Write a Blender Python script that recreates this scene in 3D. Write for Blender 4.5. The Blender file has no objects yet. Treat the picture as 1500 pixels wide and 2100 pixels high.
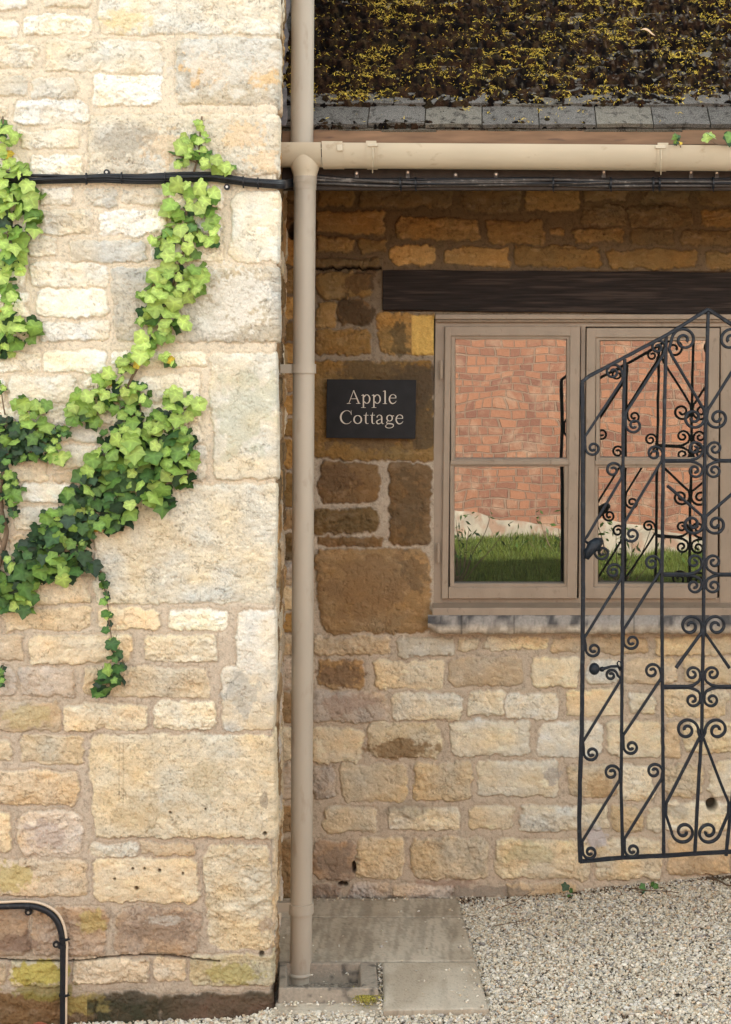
import bpy, math, random
import numpy as np
from mathutils import Vector, Matrix
R = math.radians
random.seed(7)
rng = np.random.default_rng(11)
sc = bpy.context.scene
COL = sc.collection

# ------------------------------------------------------------------ camera
F, CX, CY = 3250.0, 1000.0, 800.0          # focal length and principal point in photo pixels
ZB, CAMH = 5.2, 1.67                       # metres to the cottage wall, eye height
cam = bpy.data.cameras.new('camera'); cam_o = bpy.data.objects.new('camera', cam); COL.objects.link(cam_o)
cam.sensor_fit = 'HORIZONTAL'; cam.sensor_width = 36; cam.lens = 36 * F / 1500
cam.shift_x = (750 - CX) / 1500; cam.shift_y = -(1050 - CY) / 1500
cam.clip_start = .05; cam.clip_end = 400
cam_o.location = (0, -ZB, CAMH); cam_o.rotation_euler = (R(90), 0, 0)
sc.camera = cam_o
# ------------------------------------------------------------------ sky, sun, exposure
SUN_EL, SUN_AZ = R(27.8), R(10)            # the sun stands behind the buildings: everything in view is in open shade
w = bpy.data.worlds.new('World'); sc.world = w; w.use_nodes = True
nt = w.node_tree; bg = nt.nodes['Background']
sky = nt.nodes.new('ShaderNodeTexSky'); sky.sky_type = 'NISHITA'; sky.sun_disc = False
sky.sun_elevation = SUN_EL; sky.sun_rotation = SUN_AZ
sky.air_density = 1.0; sky.dust_density = 4.0; sky.ozone_density = 1.0
hs = nt.nodes.new('ShaderNodeHueSaturation'); hs.inputs['Saturation'].default_value = .12   # thin white overcast veil
tw = nt.nodes.new('ShaderNodeMix'); tw.data_type = 'RGBA'; tw.blend_type = 'MULTIPLY'; tw.inputs[0].default_value = 1
tw.inputs[7].default_value = (.95, 1.0, .975, 1)
nt.links.new(sky.outputs[0], hs.inputs['Color']); nt.links.new(hs.outputs[0], tw.inputs[6]); nt.links.new(tw.outputs[2], bg.inputs[0])
bg.inputs[1].default_value = .15
sun = bpy.data.lights.new('sun', 'SUN'); sun.energy = 4.0; sun.angle = R(.5); sun.color = (1, .93, .82)
sun_o = bpy.data.objects.new('sun', sun); COL.objects.link(sun_o)
sd = Vector((math.sin(SUN_AZ) * math.cos(SUN_EL), math.cos(SUN_AZ) * math.cos(SUN_EL), math.sin(SUN_EL)))
sun_o.rotation_euler = sd.to_track_quat('Z', 'Y').to_euler(); sun_o.location = (0, 12, 9)
sc.view_settings.view_transform = 'Standard'; sc.view_settings.look = 'None'
sc.view_settings.gamma = 1; sc.view_settings.use_curve_mapping = False
sc.view_settings.exposure = 2.4

# ------------------------------------------------------------------ helpers
def P(px, py, Y):
    """the point at depth Y that a photo pixel looks at"""
    Z = ZB + Y
    return Vector(((px - CX) * Z / F, Y, CAMH + (CY - py) * Z / F))
def G(px, py, z=0.0):
    t = (z - CAMH) / ((CY - py) / F)
    return Vector(((px - CX) * t / F, t - ZB, z))
def M(px, Y):            # metres for a pixel length at depth Y
    return px * (ZB + Y) / F

_T = [rng.random((512, 512)).astype(np.float32) for _ in range(8)]
def vn(x, y, s=0):
    T = _T[s % 8]; x = x + s * 17.3; y = y + s * 31.7
    xi = np.floor(x).astype(np.int64); yi = np.floor(y).astype(np.int64)
    fx = x - xi; fy = y - yi; fx = fx * fx * (3 - 2 * fx); fy = fy * fy * (3 - 2 * fy)
    a = T[yi & 511, xi & 511]; b = T[yi & 511, (xi + 1) & 511]
    c = T[(yi + 1) & 511, xi & 511]; d = T[(yi + 1) & 511, (xi + 1) & 511]
    return (a * (1 - fx) + b * fx) * (1 - fy) + (c * (1 - fx) + d * fx) * fy
def fbm(x, y, o=4, s=0, g=.5):
    v = 0; a = 1; t = 0
    for k in range(o):
        v = v + a * vn(x, y, s + k); t += a; a *= g; x = x * 2.03; y = y * 2.03
    return v / t
def ss(a, b, x):
    t = np.clip((x - a) / (b - a), 0, 1); return t * t * (3 - 2 * t)

def mesh_np(name, V, Fc, mat=None, parent=None, col=None, smooth=True):
    """one mesh object from numpy arrays; Fc is (m,3) or (m,4)"""
    V = np.asarray(V, np.float32); Fc = np.asarray(Fc, np.int32); k = Fc.shape[1]
    me = bpy.data.meshes.new(name)
    me.vertices.add(len(V)); me.vertices.foreach_set('co', V.ravel())
    me.loops.add(Fc.size); me.loops.foreach_set('vertex_index', Fc.ravel())
    me.polygons.add(len(Fc)); me.polygons.foreach_set('loop_start', np.arange(0, Fc.size, k, dtype=np.int32))
    me.polygons.foreach_set('loop_total', np.full(len(Fc), k, np.int32))
    me.polygons.foreach_set('use_smooth', np.full(len(Fc), smooth, bool))
    me.update(calc_edges=True)
    if col is not None:
        at = me.color_attributes.new('Col', 'FLOAT_COLOR', 'POINT')
        c4 = np.ones((len(V), 4), np.float32); c4[:, :3] = np.clip(col, 0, 1); at.data.foreach_set('color', c4.ravel())
    o = bpy.data.objects.new(name, me); COL.objects.link(o)
    if mat: me.materials.append(mat)
    if parent: o.parent = parent; o.matrix_parent_inverse = parent.matrix_world.inverted() if parent.type != 'EMPTY' else Matrix.Translation(-parent.location)
    return o
def tag(o, label=None, cat=None, group=None, kind=None):
    if label: o['label'] = label
    if cat: o['category'] = cat
    if group: o['group'] = group
    if kind: o['kind'] = kind
    return o
def thing(name, label, cat, loc, group=None):
    o = bpy.data.objects.new(name, None); o.location = loc; o.empty_display_size = .1; COL.objects.link(o)
    return tag(o, label, cat, group)

class MB:
    """collects shapes into one mesh"""
    def __init__(s): s.v = []; s.f = []; s.c = []
    def add(s, vs, fs, c=None):
        n = len(s.v); s.v += [tuple(v) for v in vs]; s.f += [[i + n for i in f] for f in fs]
        s.c += [c or (1, 1, 1)] * len(vs)
    def hexa(s, q):     # 8 corners: bottom ring 4, top ring 4
        s.add(q, [[3, 2, 1, 0], [4, 5, 6, 7], [0, 1, 5, 4], [1, 2, 6, 5], [2, 3, 7, 6], [3, 0, 4, 7]])
    def box(s, a, b):
        x0, y0, z0 = a; x1, y1, z1 = b
        s.hexa([(x0, y0, z0), (x1, y0, z0), (x1, y1, z0), (x0, y1, z0), (x0, y0, z1), (x1, y0, z1), (x1, y1, z1), (x0, y1, z1)])
    def pbox(s, px0, py0, px1, py1, Yf, Yb, sk=(0, 0, 0, 0)):
        """box whose front face (depth Yf) covers the photo rectangle; sk = extra px on x of TL,TR,BR,BL"""
        q = [P(px0 + sk[3], py1, Yf), P(px1 + sk[2], py1, Yf), P(px1 + sk[1], py0, Yf), P(px0 + sk[0], py0, Yf)]
        bl, br, tr, tl = q; d = Vector((0, Yb - Yf, 0))
        s.hexa([bl, br, br + d, bl + d, tl, tr, tr + d, tl + d])
    def tube(s, pts, r, n=12, cap=True):
        pts = [Vector(p) for p in pts]; m = len(pts)
        rs = r if isinstance(r, (list, tuple)) else [r] * m
        rings = []; up = None
        for i, p in enumerate(pts):
            t = (pts[min(i + 1, m - 1)] - pts[max(i - 1, 0)]).normalized()
            if up is None:
                up = Vector((0, 0, 1)) if abs(t.z) < .9 else Vector((0, 1, 0))
            a = (up - t * up.dot(t)).normalized(); up = a; b = t.cross(a)
            rings.append([p + (a * math.cos(2 * math.pi * k / n) + b * math.sin(2 * math.pi * k / n)) * rs[i] for k in range(n)])
        vs = [v for r_ in rings for v in r_]; fs = []
        for i in range(m - 1):
            for k in range(n):
                fs.append([i * n + k, i * n + (k + 1) % n, (i + 1) * n + (k + 1) % n, (i + 1) * n + k])
        if cap: fs += [list(range(n))[::-1], [(m - 1) * n + k for k in range(n)]]
        s.add(vs, fs)
    def sweep(s, pts, prof):
        """sweep a closed profile (a,b) = in-plane normal / Y over points lying in an XZ plane"""
        pts = [Vector(p) for p in pts]; m = len(pts); n = len(prof[0]) if isinstance(prof[0][0], (list, tuple)) else len(prof)
        vs = []; fs = []
        for i, p in enumerate(pts):
            pr = prof[i] if isinstance(prof[0][0], (list, tuple)) else prof
            t = (pts[min(i + 1, m - 1)] - pts[max(i - 1, 0)]); t.y = 0; t.normalize()
            nn = Vector((-t.z, 0, t.x))
            vs += [p + nn * a + Vector((0, b, 0)) for a, b in pr]
        for i in range(m - 1):
            for k in range(n):
                fs.append([i * n + k, (i + 1) * n + k, (i + 1) * n + (k + 1) % n, i * n + (k + 1) % n])
        fs += [list(range(n)), [(m - 1) * n + k for k in range(n)][::-1]]
        s.add(vs, fs)
    def build(s, name, mat, parent=None, bevel=0, smooth=False, colors=False, seg=2):
        me = bpy.data.meshes.new(name); me.from_pydata(s.v, [], s.f); me.update()
        import bmesh
        bm = bmesh.new(); bm.from_mesh(me); bmesh.ops.recalc_face_normals(bm, faces=bm.faces); bm.to_mesh(me); bm.free()
        if colors:
            at = me.color_attributes.new('Col', 'FLOAT_COLOR', 'POINT')
            for i, c in enumerate(s.c): at.data[i].color = (*c, 1)
        if smooth:
            for p in me.polygons: p.use_smooth = True
        me.materials.append(mat)
        o = bpy.data.objects.new(name, me); COL.objects.link(o)
        if bevel:
            b = o.modifiers.new('bevel', 'BEVEL'); b.width = bevel; b.segments = seg; b.limit_method = 'ANGLE'; b.angle_limit = R(40)
        if parent:
            o.parent = parent
            if parent.type == 'EMPTY': o.matrix_parent_inverse = Matrix.Translation(-parent.location)
        return o

# ------------------------------------------------------------------ materials
def mat(name, base=(.5, .5, .5), rough=.7, var=.15, vscale=30, bump=.2, bscale=200, attr=False, dirt=None, dscale=12, dth=.6,
        spec=.5, metallic=0, stretch=(1, 1, 1), coat=0, trans=0, bdist=.002, damt=.7, speck=None):
    m = bpy.data.materials.new(name); m.use_nodes = True; n = m.node_tree.nodes; L = m.node_tree.links
    b = n['Principled BSDF']; b.inputs['Roughness'].default_value = rough; b.inputs['Metallic'].default_value = metallic
    b.inputs['Specular IOR Level'].default_value = spec; b.inputs['Coat Weight'].default_value = coat
    tc = n.new('ShaderNodeTexCoord'); mp = n.new('ShaderNodeMapping'); mp.inputs['Scale'].default_value = stretch
    L.new(tc.outputs['Object'], mp.inputs[0])
    def noise(scale, det=5):
        q = n.new('ShaderNodeTexNoise'); q.inputs['Scale'].default_value = scale; q.inputs['Detail'].default_value = det
        L.new(mp.outputs[0], q.inputs['Vector']); return q
    if attr:
        a = n.new('ShaderNodeAttribute'); a.attribute_name = 'Col'; src = a.outputs['Color']
    else:
        a = n.new('ShaderNodeRGB'); a.outputs[0].default_value = (*base, 1); src = a.outputs[0]
    nz = noise(vscale); mr = n.new('ShaderNodeMapRange'); mr.inputs['From Min'].default_value = .25; mr.inputs['From Max'].default_value = .75
    mr.inputs['To Min'].default_value = 1 - var; mr.inputs['To Max'].default_value = 1 + var
    L.new(nz.outputs['Fac'], mr.inputs['Value'])
    vm = n.new('ShaderNodeVectorMath'); vm.operation = 'SCALE'; L.new(src, vm.inputs[0]); L.new(mr.outputs[0], vm.inputs['Scale'])
    out = vm.outputs[0]
    if dirt:
        dn = noise(dscale, 8); rp = n.new('ShaderNodeMapRange'); rp.inputs['From Min'].default_value = dth; rp.inputs['From Max'].default_value = dth + .12
        rp.inputs['To Max'].default_value = damt
        L.new(dn.outputs['Fac'], rp.inputs['Value'])
        mx = n.new('ShaderNodeMix'); mx.data_type = 'RGBA'; L.new(rp.outputs[0], mx.inputs[0]); L.new(out, mx.inputs[6]); mx.inputs[7].default_value = (*dirt, 1)
        out = mx.outputs[2]
    if speck:
        sn_ = noise(520, 3); rp = n.new('ShaderNodeMapRange'); rp.inputs['From Min'].default_value = .55; rp.inputs['From Max'].default_value = .66; rp.inputs['To Max'].default_value = .75
        L.new(sn_.outputs['Fac'], rp.inputs['Value']); mx = n.new('ShaderNodeMix'); mx.data_type = 'RGBA'; L.new(rp.outputs[0], mx.inputs[0]); L.new(out, mx.inputs[6]); mx.inputs[7].default_value = (*speck, 1); out = mx.outputs[2]
    L.new(out, b.inputs['Base Color'])
    if bump:
        bn = noise(bscale, 6); bp = n.new('ShaderNodeBump'); bp.inputs['Strength'].default_value = bump; bp.inputs['Distance'].default_value = bdist
        L.new(bn.outputs['Fac'], bp.inputs['Height']); L.new(bp.outputs[0], b.inputs['Normal'])
    if trans:
        tr = n.new('ShaderNodeBsdfTranslucent'); L.new(out, tr.inputs['Color']); ms = n.new('ShaderNodeMixShader'); ms.inputs[0].default_value = trans
        L.new(b.outputs[0], ms.inputs[1]); L.new(tr.outputs[0], ms.inputs[2]); L.new(ms.outputs[0], n['Material Output'].inputs[0])
    return m
M_stone = mat('weathered limestone', attr=True, rough=.92, var=.16, vscale=260, bump=.55, bscale=420, spec=.15, bdist=.002)
M_paint = mat('taupe paint', (.315, .245, .182), .5, var=.12, vscale=22, bump=.35, bscale=130, dirt=(.15, .105, .07), dscale=60, dth=.62, damt=.5, stretch=(1, 1, .55))
M_pipe = mat('beige plastic', (.40, .35, .285), .45, var=.1, vscale=9, bump=.06, bscale=40, dirt=(.26, .19, .13), dscale=30, dth=.60, damt=.45, stretch=(1, 1, .35))
M_gut = mat('beige gutter plastic', (.50, .435, .33), .42, var=.08, vscale=8, bump=.04, bscale=25, dirt=(.26, .18, .11), dscale=38, dth=.62, damt=.5, stretch=(.6, 1, 1))
M_oak = mat('black stained oak', (.023, .017, .015), .75, spec=.2, var=.5, vscale=60, bump=.7, bscale=110, stretch=(.12, 1, 2.4), bdist=.004, dirt=(.075, .053, .043), dscale=40, dth=.52, damt=.6)
M_fascia = mat('orange brown timber', (.20, .115, .065), .8, var=.3, vscale=40, bump=.4, bscale=80, stretch=(.2, 1, 1.5), dirt=(.08, .05, .04), dscale=60, dth=.6)
M_dkwood = mat('dark timber', (.035, .025, .02), .8, var=.3, vscale=40, bump=.3)
M_iron = mat('blackened iron paint', (.009, .014, .022), .45, var=.4, vscale=90, bump=.7, bscale=160, dirt=(.055, .07, .08), dscale=55, dth=.6, damt=.45, spec=.3, bdist=.0025)
M_cable = mat('black cable sheath', (.011, .013, .018), .42, spec=.35, var=.3, vscale=80, bump=.1, bscale=200, dirt=(.12, .11, .10), dscale=70, dth=.62, damt=.4)
M_cableg = mat('dusty cable sheath', (.055, .048, .045), .5, var=.4, vscale=90, bump=.2, bscale=200, dirt=(.26, .24, .22), dscale=60, dth=.57, damt=.6)
M_white = mat('cream cable sheath', (.62, .50, .38), .5, var=.08, vscale=40, bump=.05)
M_slate = mat('slate plate', (.014, .0145, .017), .6, spec=.25, var=.25, vscale=25, bump=.25, bscale=150, dirt=(.028, .029, .034), dscale=14, dth=.6, damt=.5)
M_letter = mat('cream sign paint', (.62, .56, .49), .6, var=.06, vscale=200, bump=.05)
M_sill = mat('weathered stone sill', attr=True, rough=.9, var=.2, vscale=120, bump=.6, bscale=260)
M_tile = mat('concrete roof tile', attr=True, rough=.95, var=.75, vscale=420, bump=1, bscale=420, spec=.15, dirt=(.028, .024, .022), dscale=42, dth=.54, damt=.85, bdist=.004, speck=(.36, .34, .30))
M_moss = mat('moss', attr=True, rough=1, var=.7, vscale=260, bump=.6, bscale=400, spec=.05)
M_strand = mat('yellow moss strand', attr=True, rough=.7, var=.15, vscale=100, bump=0, spec=.2, trans=.25)
M_leaf = mat('ivy leaf', attr=True, rough=.5, var=.16, vscale=120, bump=.15, bscale=180, spec=.45, trans=.28)
M_stem = mat('ivy stem', (.16, .11, .07), .8, var=.3, vscale=80, bump=.4)
M_conc = mat('brushed concrete', attr=True, rough=.9, var=.10, vscale=200, bump=.4, bscale=180, stretch=(2.4, .35, 1), dirt=(.24, .19, .14), dscale=9, dth=.56, damt=.3, spec=.2)
M_concg = mat('mossy concrete', (.30, .26, .21), .95, var=.2, vscale=120, bump=.6, bscale=240, dirt=(.06, .055, .05), dscale=30, dth=.55, damt=.8)
M_peb = mat('pebble', attr=True, rough=.85, var=.12, vscale=300, bump=0, spec=.25)
M_metal = mat('zinc screw', (.45, .43, .4), .4, metallic=.8, bump=.1)
M_lead = mat('grey lead flashing', (.12, .105, .11), .75, var=.45, vscale=50, bump=.7, bscale=90, stretch=(1, .4, .4), dirt=(.30, .28, .28), dscale=60, dth=.55, damt=.6)
M_dry = mat('dry leaf', (.42, .24, .12), .6, var=.3, vscale=80, bump=.3)
M_twig = mat('twig', (.12, .08, .05), .9, var=.3, vscale=80, bump=.3)
# ------------------------------------------------------------------ masonry
PAL = {'c': (.70, .635, .505), 'g': (.60, .545, .44), 'W': (.70, .66, .57), 'G': (.50, .455, .365), 'o': (.62, .50, .335), 'O': (.42, .245, .085),
       'p': (.56, .46, .36), 'b': (.34, .22, .11), 'B': (.17, .105, .052), 'k': (.085, .065, .042), 'Y': (.47, .40, .26), 'y': (.665, .565, .40),
       'q': (.63, .58, .46), 'D': (.25, .15, .055), 'n': (.155, .10, .045), 'e': (.38, .275, .19), 't': (.54, .42, .28)}  # D, n: brown-stained stone, deepened further with the shade under the eaves
# traced stones: x0 y0 x1 y1 tint  (photo pixels)
LEFT = """-60 -30 55 22 c|85 -30 182 14 c|203 -60 640 70 c|-90 40 38 76 c|50 30 186 72 c|-70 92 75 140 g|93 83 334 147 c|362 80 640 214 G|-60 158 55 198 g
65 160 152 203 g|192 152 332 215 W|-50 222 14 243 c|30 205 182 254 W|40 266 158 304 c|-40 268 20 300 c|182 236 640 360 G|65 318 168 360 c|-50 318 40 350 c|85 385 152 417 g|172 385 243 424 g
250 388 345 420 g|352 388 455 425 c|474 392 640 538 q|-80 392 62 430 c|75 430 190 482 g|208 430 342 482 W|355 436 455 478 g|-40 440 60 482 c|60 487 115 526 c|145 492 300 537 g|310 490 455 536 c|-60 492 50 530 c
60 540 222 588 c|-80 542 48 590 c|230 548 640 700 G|75 592 222 652 c|-60 600 60 650 c|80 662 222 697 g|-70 662 66 705 c|-60 722 85 763 c|90 720 218 764 c|230 720 425 751 c|16 773 160 828 c|-60 776 8 824 c|170 775 275 826 c|285 768 412 824 c
436 722 640 984 q|-60 836 50 872 c|60 838 190 872 c|200 838 278 870 c|286 832 412 868 c|-40 882 100 935 o|112 876 214 906 g|222 876 412 910 c|110 914 205 962 c|212 918 330 960 c|338 916 424 984 g|-60 945 100 985 o|108 968 330 986 t
40 990 155 1030 c|-60 994 30 1035 o|24 1040 178 1086 c|-60 1042 14 1090 c|20 1096 90 1165 o|98 1096 182 1170 o|-60 1100 12 1160 o|192 994 640 1238 q|72 1181 184 1236 o|-60 1180 62 1238 o|10 1245 184 1292 o|-60 1248 0 1292 o|200 1246 326 1291 o|345 1251 470 1293 c
486 1254 640 1372 g|458 1368 640 1497 g|-60 1300 47 1353 t|62 1303 270 1360 o|297 1303 446 1357 y|-60 1368 30 1428 p|37 1370 152 1428 p|172 1369 430 1430 o|-60 1440 122 1498 t|128 1446 303 1496 o|317 1438 444 1497 y
-60 1518 22 1560 o|42 1508 172 1566 o|188 1506 640 1717 y|-60 1579 160 1650 t|-60 1665 23 1745 o|36 1663 170 1753 p|188 1729 283 1757 g|288 1729 402 1754 t|-60 1763 180 1838 t|194 1761 407 1850 o|422 1730 560 1950 y|566 1730 700 1950 t
-60 1862 55 1962 e|65 1862 218 1962 e|236 1863 410 1956 e|-60 1975 14 2020 t|20 1972 132 2024 Y|150 1966 306 2016 t|315 1962 382 2012 t|392 1960 640 2022 Y|-60 2038 195 2110 B|198 2034 328 2110 k|332 2036 640 2110 k"""
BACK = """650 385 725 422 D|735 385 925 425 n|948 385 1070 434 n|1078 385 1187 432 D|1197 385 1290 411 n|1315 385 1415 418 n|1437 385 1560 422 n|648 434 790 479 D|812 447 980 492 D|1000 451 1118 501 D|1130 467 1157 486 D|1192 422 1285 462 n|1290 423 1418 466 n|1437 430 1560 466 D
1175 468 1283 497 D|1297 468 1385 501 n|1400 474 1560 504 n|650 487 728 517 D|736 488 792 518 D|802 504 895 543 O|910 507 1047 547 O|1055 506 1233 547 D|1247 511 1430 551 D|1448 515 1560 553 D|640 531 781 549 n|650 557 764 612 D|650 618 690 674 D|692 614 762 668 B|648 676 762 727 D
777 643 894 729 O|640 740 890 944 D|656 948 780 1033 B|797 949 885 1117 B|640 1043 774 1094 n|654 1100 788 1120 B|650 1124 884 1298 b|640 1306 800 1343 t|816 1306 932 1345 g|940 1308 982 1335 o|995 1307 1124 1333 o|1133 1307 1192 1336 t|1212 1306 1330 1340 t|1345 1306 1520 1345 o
650 1353 745 1410 b|767 1354 911 1412 o|923 1349 1070 1405 t|1092 1348 1190 1410 y|1203 1352 1271 1403 g|1282 1350 1390 1402 t|1404 1350 1540 1402 o|640 1417 793 1480 p|800 1420 945 1475 c|956 1416 1038 1468 y|1040 1422 1144 1473 c|1160 1416 1275 1468 o|1290 1424 1345 1465 c|1361 1414 1494 1468 o
640 1492 745 1564 o|754 1481 904 1554 y|921 1477 1087 1551 c|1106 1479 1238 1553 c|1246 1479 1355 1553 y|1363 1480 1395 1552 t|1405 1479 1540 1542 y|640 1570 686 1637 p|698 1566 838 1644 o|849 1564 967 1642 o|978 1560 1143 1634 c|1166 1570 1262 1634 o|1271 1568 1342 1642 y|1366 1566 1441 1635 o|1453 1560 1560 1636 c
664 1655 778 1707 o|797 1657 941 1703 c|961 1655 1055 1700 o|1069 1653 1245 1702 c|1251 1655 1320 1708 o|1328 1656 1356 1705 c|1367 1645 1498 1706 c|640 1722 727 1806 e|729 1718 828 1802 o|841 1720 1003 1802 o|1017 1721 1208 1802 y|1222 1722 1358 1802 y|1372 1716 1496 1794 t|1506 1700 1580 1790 o
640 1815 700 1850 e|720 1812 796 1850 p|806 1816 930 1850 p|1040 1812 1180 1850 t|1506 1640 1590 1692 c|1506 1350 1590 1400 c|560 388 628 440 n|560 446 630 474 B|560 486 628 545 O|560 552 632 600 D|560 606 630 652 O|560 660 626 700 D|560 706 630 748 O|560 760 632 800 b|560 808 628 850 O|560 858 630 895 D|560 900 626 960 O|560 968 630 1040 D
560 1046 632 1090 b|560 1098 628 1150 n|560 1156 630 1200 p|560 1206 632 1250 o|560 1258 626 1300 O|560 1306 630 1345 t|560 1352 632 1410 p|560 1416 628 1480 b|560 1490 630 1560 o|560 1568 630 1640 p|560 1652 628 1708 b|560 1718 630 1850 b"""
def parse(s):
    out = []
    for it in s.replace('\n', '|').split('|'):
        a = it.split(); out.append((float(a[0]), float(a[1]), float(a[2]), float(a[3]), a[4]))
    return out
def fill(x0, y0, x1, y1, seed, tints, hmin=52, hmax=88):
    """coursed rubble for the parts of a wall that lie outside the picture"""
    r = random.Random(seed); out = []; y = y0
    while y < y1 - 20:
        h = min(r.uniform(hmin, hmax), y1 - y); x = x0
        while x < x1 - 20:
            L_ = min(r.uniform(80, 230), x1 - x)
            out.append((x, y + 6, x + L_ - 13, y + h - 7, r.choice(tints))); x += L_
        y += h
    return out

def masonry(px, py, stones, mcol, hs=.011, top=0., seed=0, warp=1.):
    """height and colour of a stone wall at photo pixel positions"""
    n1 = fbm(px / 30, py / 30, 3, seed) - .5; n2 = fbm(px / 30, py / 30, 3, seed + 3) - .5
    n3 = fbm(px / 8, py / 8, 3, seed + 1) - .5; n4 = fbm(px / 8, py / 8, 3, seed + 2) - .5
    wx = px + warp * (16 * n1 + 9 * n3); wy = py + warp * (13 * n2 + 9 * n4)
    D = np.full(px.shape, 99., np.float32); ID = np.full(px.shape, -1, np.int32)
    r = random.Random(seed + 5)
    X0, X1, Y0, Y1 = px.min(), px.max(), py.min(), py.max()
    flat_px = px.ravel(); par = []
    for i, (a, b, c, d, t) in enumerate(stones):
        hx, hy = (c - a) / 2, (d - b) / 2; cx, cy = (a + c) / 2, (b + d) / 2
        rad = min(hx, hy) * r.uniform(.18, .6) if max(hx, hy) < 120 else 9
        par.append((cx, cy, r.uniform(-1, 1), r.uniform(-1, 1), r.uniform(.6, 1.35), r.uniform(-.12, .12), r.uniform(-.5, .5), r.random()))
        rows = np.where((py[:, 0] > b - 30) & (py[:, 0] < d + 30))[0]
        cols = np.where((px[0] > a - 60) & (px[0] < c + 60))[0]
        if not len(rows) or not len(cols): continue
        sl = (slice(rows[0], rows[-1] + 1), slice(cols[0], cols[-1] + 1))
        sk = par[-1][6] * 4
        xx = wx[sl] - cx; yy = wy[sl] - cy + sk * xx / max(hx, 40)
        qx = np.abs(xx + par[-1][5] * yy * .7) - hx + rad; qy = np.abs(yy) - hy + rad
        dd = np.hypot(np.maximum(qx, 0), np.maximum(qy, 0)) + np.minimum(np.maximum(qx, qy), 0) - rad
        m = dd < D[sl]; D[sl] = np.where(m, dd, D[sl]); ID[sl] = np.where(m, i, ID[sl])
    par = np.array(par + [(0,) * 8]); cols = np.array([PAL[s[4]] for s in stones] + [(0, 0, 0)])
    pi = par[ID]; sc_ = cols[ID]
    S = ss(2.0, -2.6, D)
    big = np.array([((s[2] - s[0]) > 150 and (s[3] - s[1]) > 100) for s in stones] + [False])[ID]
    tilt = (pi[..., 2] * (px - pi[..., 0]) / 90 + pi[..., 3] * (py - pi[..., 1]) / 50)
    rgh = .45 + 1.1 * pi[..., 7]
    ru = (fbm(px / 36 + n2, py / 23 + n1, 5, seed + 4, .55) - .5) * rgh
    ridg = np.abs(fbm(px / 55 + n1 * 3, py / 30 + n2 * 2, 4, seed + 6) - .5) * rgh
    hh = S * hs * pi[..., 4] * (.62 + .38 * ss(0, -13, D)) + S * (.0022 * tilt + .014 * ru * np.where(big, .5, 1) - .013 * ridg * np.where(big, .4, 1) + .003) - S * .0022 * ss(.62, .70, fbm(px / 6, py / 6, 3, seed + 5))
    crk = ss(.022, .004, np.abs(fbm(px / 48 + n1 * 4, py / 24 + n2 * 3, 4, seed + 1) - .5)) * ss(.50, .60, fbm(px / 34, py / 26, 3, seed + 6)) * S; hh -= .003 * crk
    cr = (fbm(px / 5, py / 4, 3, seed + 2) - .5); hh += S * .0026 * cr * rgh
    hh += (1 - S) * (.0045 * (fbm(px / 20, py / 20, 4, seed + 7) - .5) + .002 * cr - .0035 * ss(6, 0, D))
    hue = fbm(px / 60, py / 45, 4, seed + 1); sp = fbm(px / 4.5, py / 4.5, 3, seed + 5); mid = fbm(px / 16, py / 12, 4, seed + 3)
    C = sc_ * (1 + pi[..., 5] * 1.3)[..., None]
    C = C * (.83 + .34 * mid)[..., None]
    C = C * (1 + (hue - .5)[..., None] * np.array([.25, -.05, -.55]))
    C = C * (1 - .5 * ss(.64, .76, sp) * (pi[..., 7] > .35) * .6)[..., None]
    pal = ss(.58, .72, fbm(px / 22, py / 9, 4, seed + 6))[..., None] * .35
    C = C * (1 - pal) + np.minimum(C * 1.35 + .05, .85) * pal
    C = C * (1 - .28 * crk)[..., None]
    edge = (ss(-6, -1, D) * S)[..., None] * .22; C = C * (1 - edge) + np.minimum(C * 1.4, .8) * edge
    mc = mcol(px, py) * (.86 + .28 * fbm(px / 12, py / 12, 4, seed))[..., None] * (1 - .25 * ss(.62, .72, sp))[..., None]
    C = C * S[..., None] + mc * (1 - S[..., None])
    return hh, C, S, ID, D
def blot(C, px, py, cx, cy, rx, ry, col, amt=.8, th=.5, sc_=18, seed=0, soft=.12):
    """a stain, lichen or moss patch with a ragged outline"""
    k = np.hypot((px - cx) / rx, (py - cy) / ry); n = .62 * fbm(px / sc_, py / sc_, 5, seed) + .38 * fbm(px / (sc_ * 3.5), py / (sc_ * 3), 3, seed + 2)
    m = ss(th, th + soft, n + .55 * (1 - k) - .1) * (k < 1.6) * amt
    return C * (1 - m[..., None]) + np.array(col) * m[..., None]
def gridfaces(nr, nc):
    i = np.arange(nr - 1)[:, None] * nc + np.arange(nc - 1)[None]
    return np.stack([i, i + nc, i + nc + 1, i + 1], -1)
def mixc(a, b, t): return np.array(a) * (1 - t[..., None]) + np.array(b) * t[..., None]

# ---------- left stone house: its front is turned six degrees, its side runs back beside the downpipe
TH = R(6.0); CYL = -.91
def corner_px(py): return np.interp(py, [-2600, 0, 800, 1240, 1560, 2060, 2300], [570, 567.5, 565, 561, 557.5, 555, 554])
def lwall(px, py):       # photo pixel -> point on the left front
    xc = (571 - CX) * (ZB + CYL) / F
    dx = (px - CX) / F; dz = (CY - py) / F
    # point: camera + t*(dx,1,dz) ; plane through (xc,CYL) with direction (cos,sin)
    t = (-(xc) * math.sin(TH) + (CYL + ZB) * math.cos(TH)) / (math.cos(TH) - dx * math.sin(TH))
    return np.stack([dx * t, t - ZB, CAMH + dz * t], -1)
NL = np.array([math.sin(TH), -math.cos(TH), 0.0]); NR = np.array([math.cos(TH), math.sin(TH), 0.0])
def LW(px, py, off=0.0):
    p = lwall(np.float64(px), np.float64(py)) + NL * off; return Vector(p.tolist())

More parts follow.
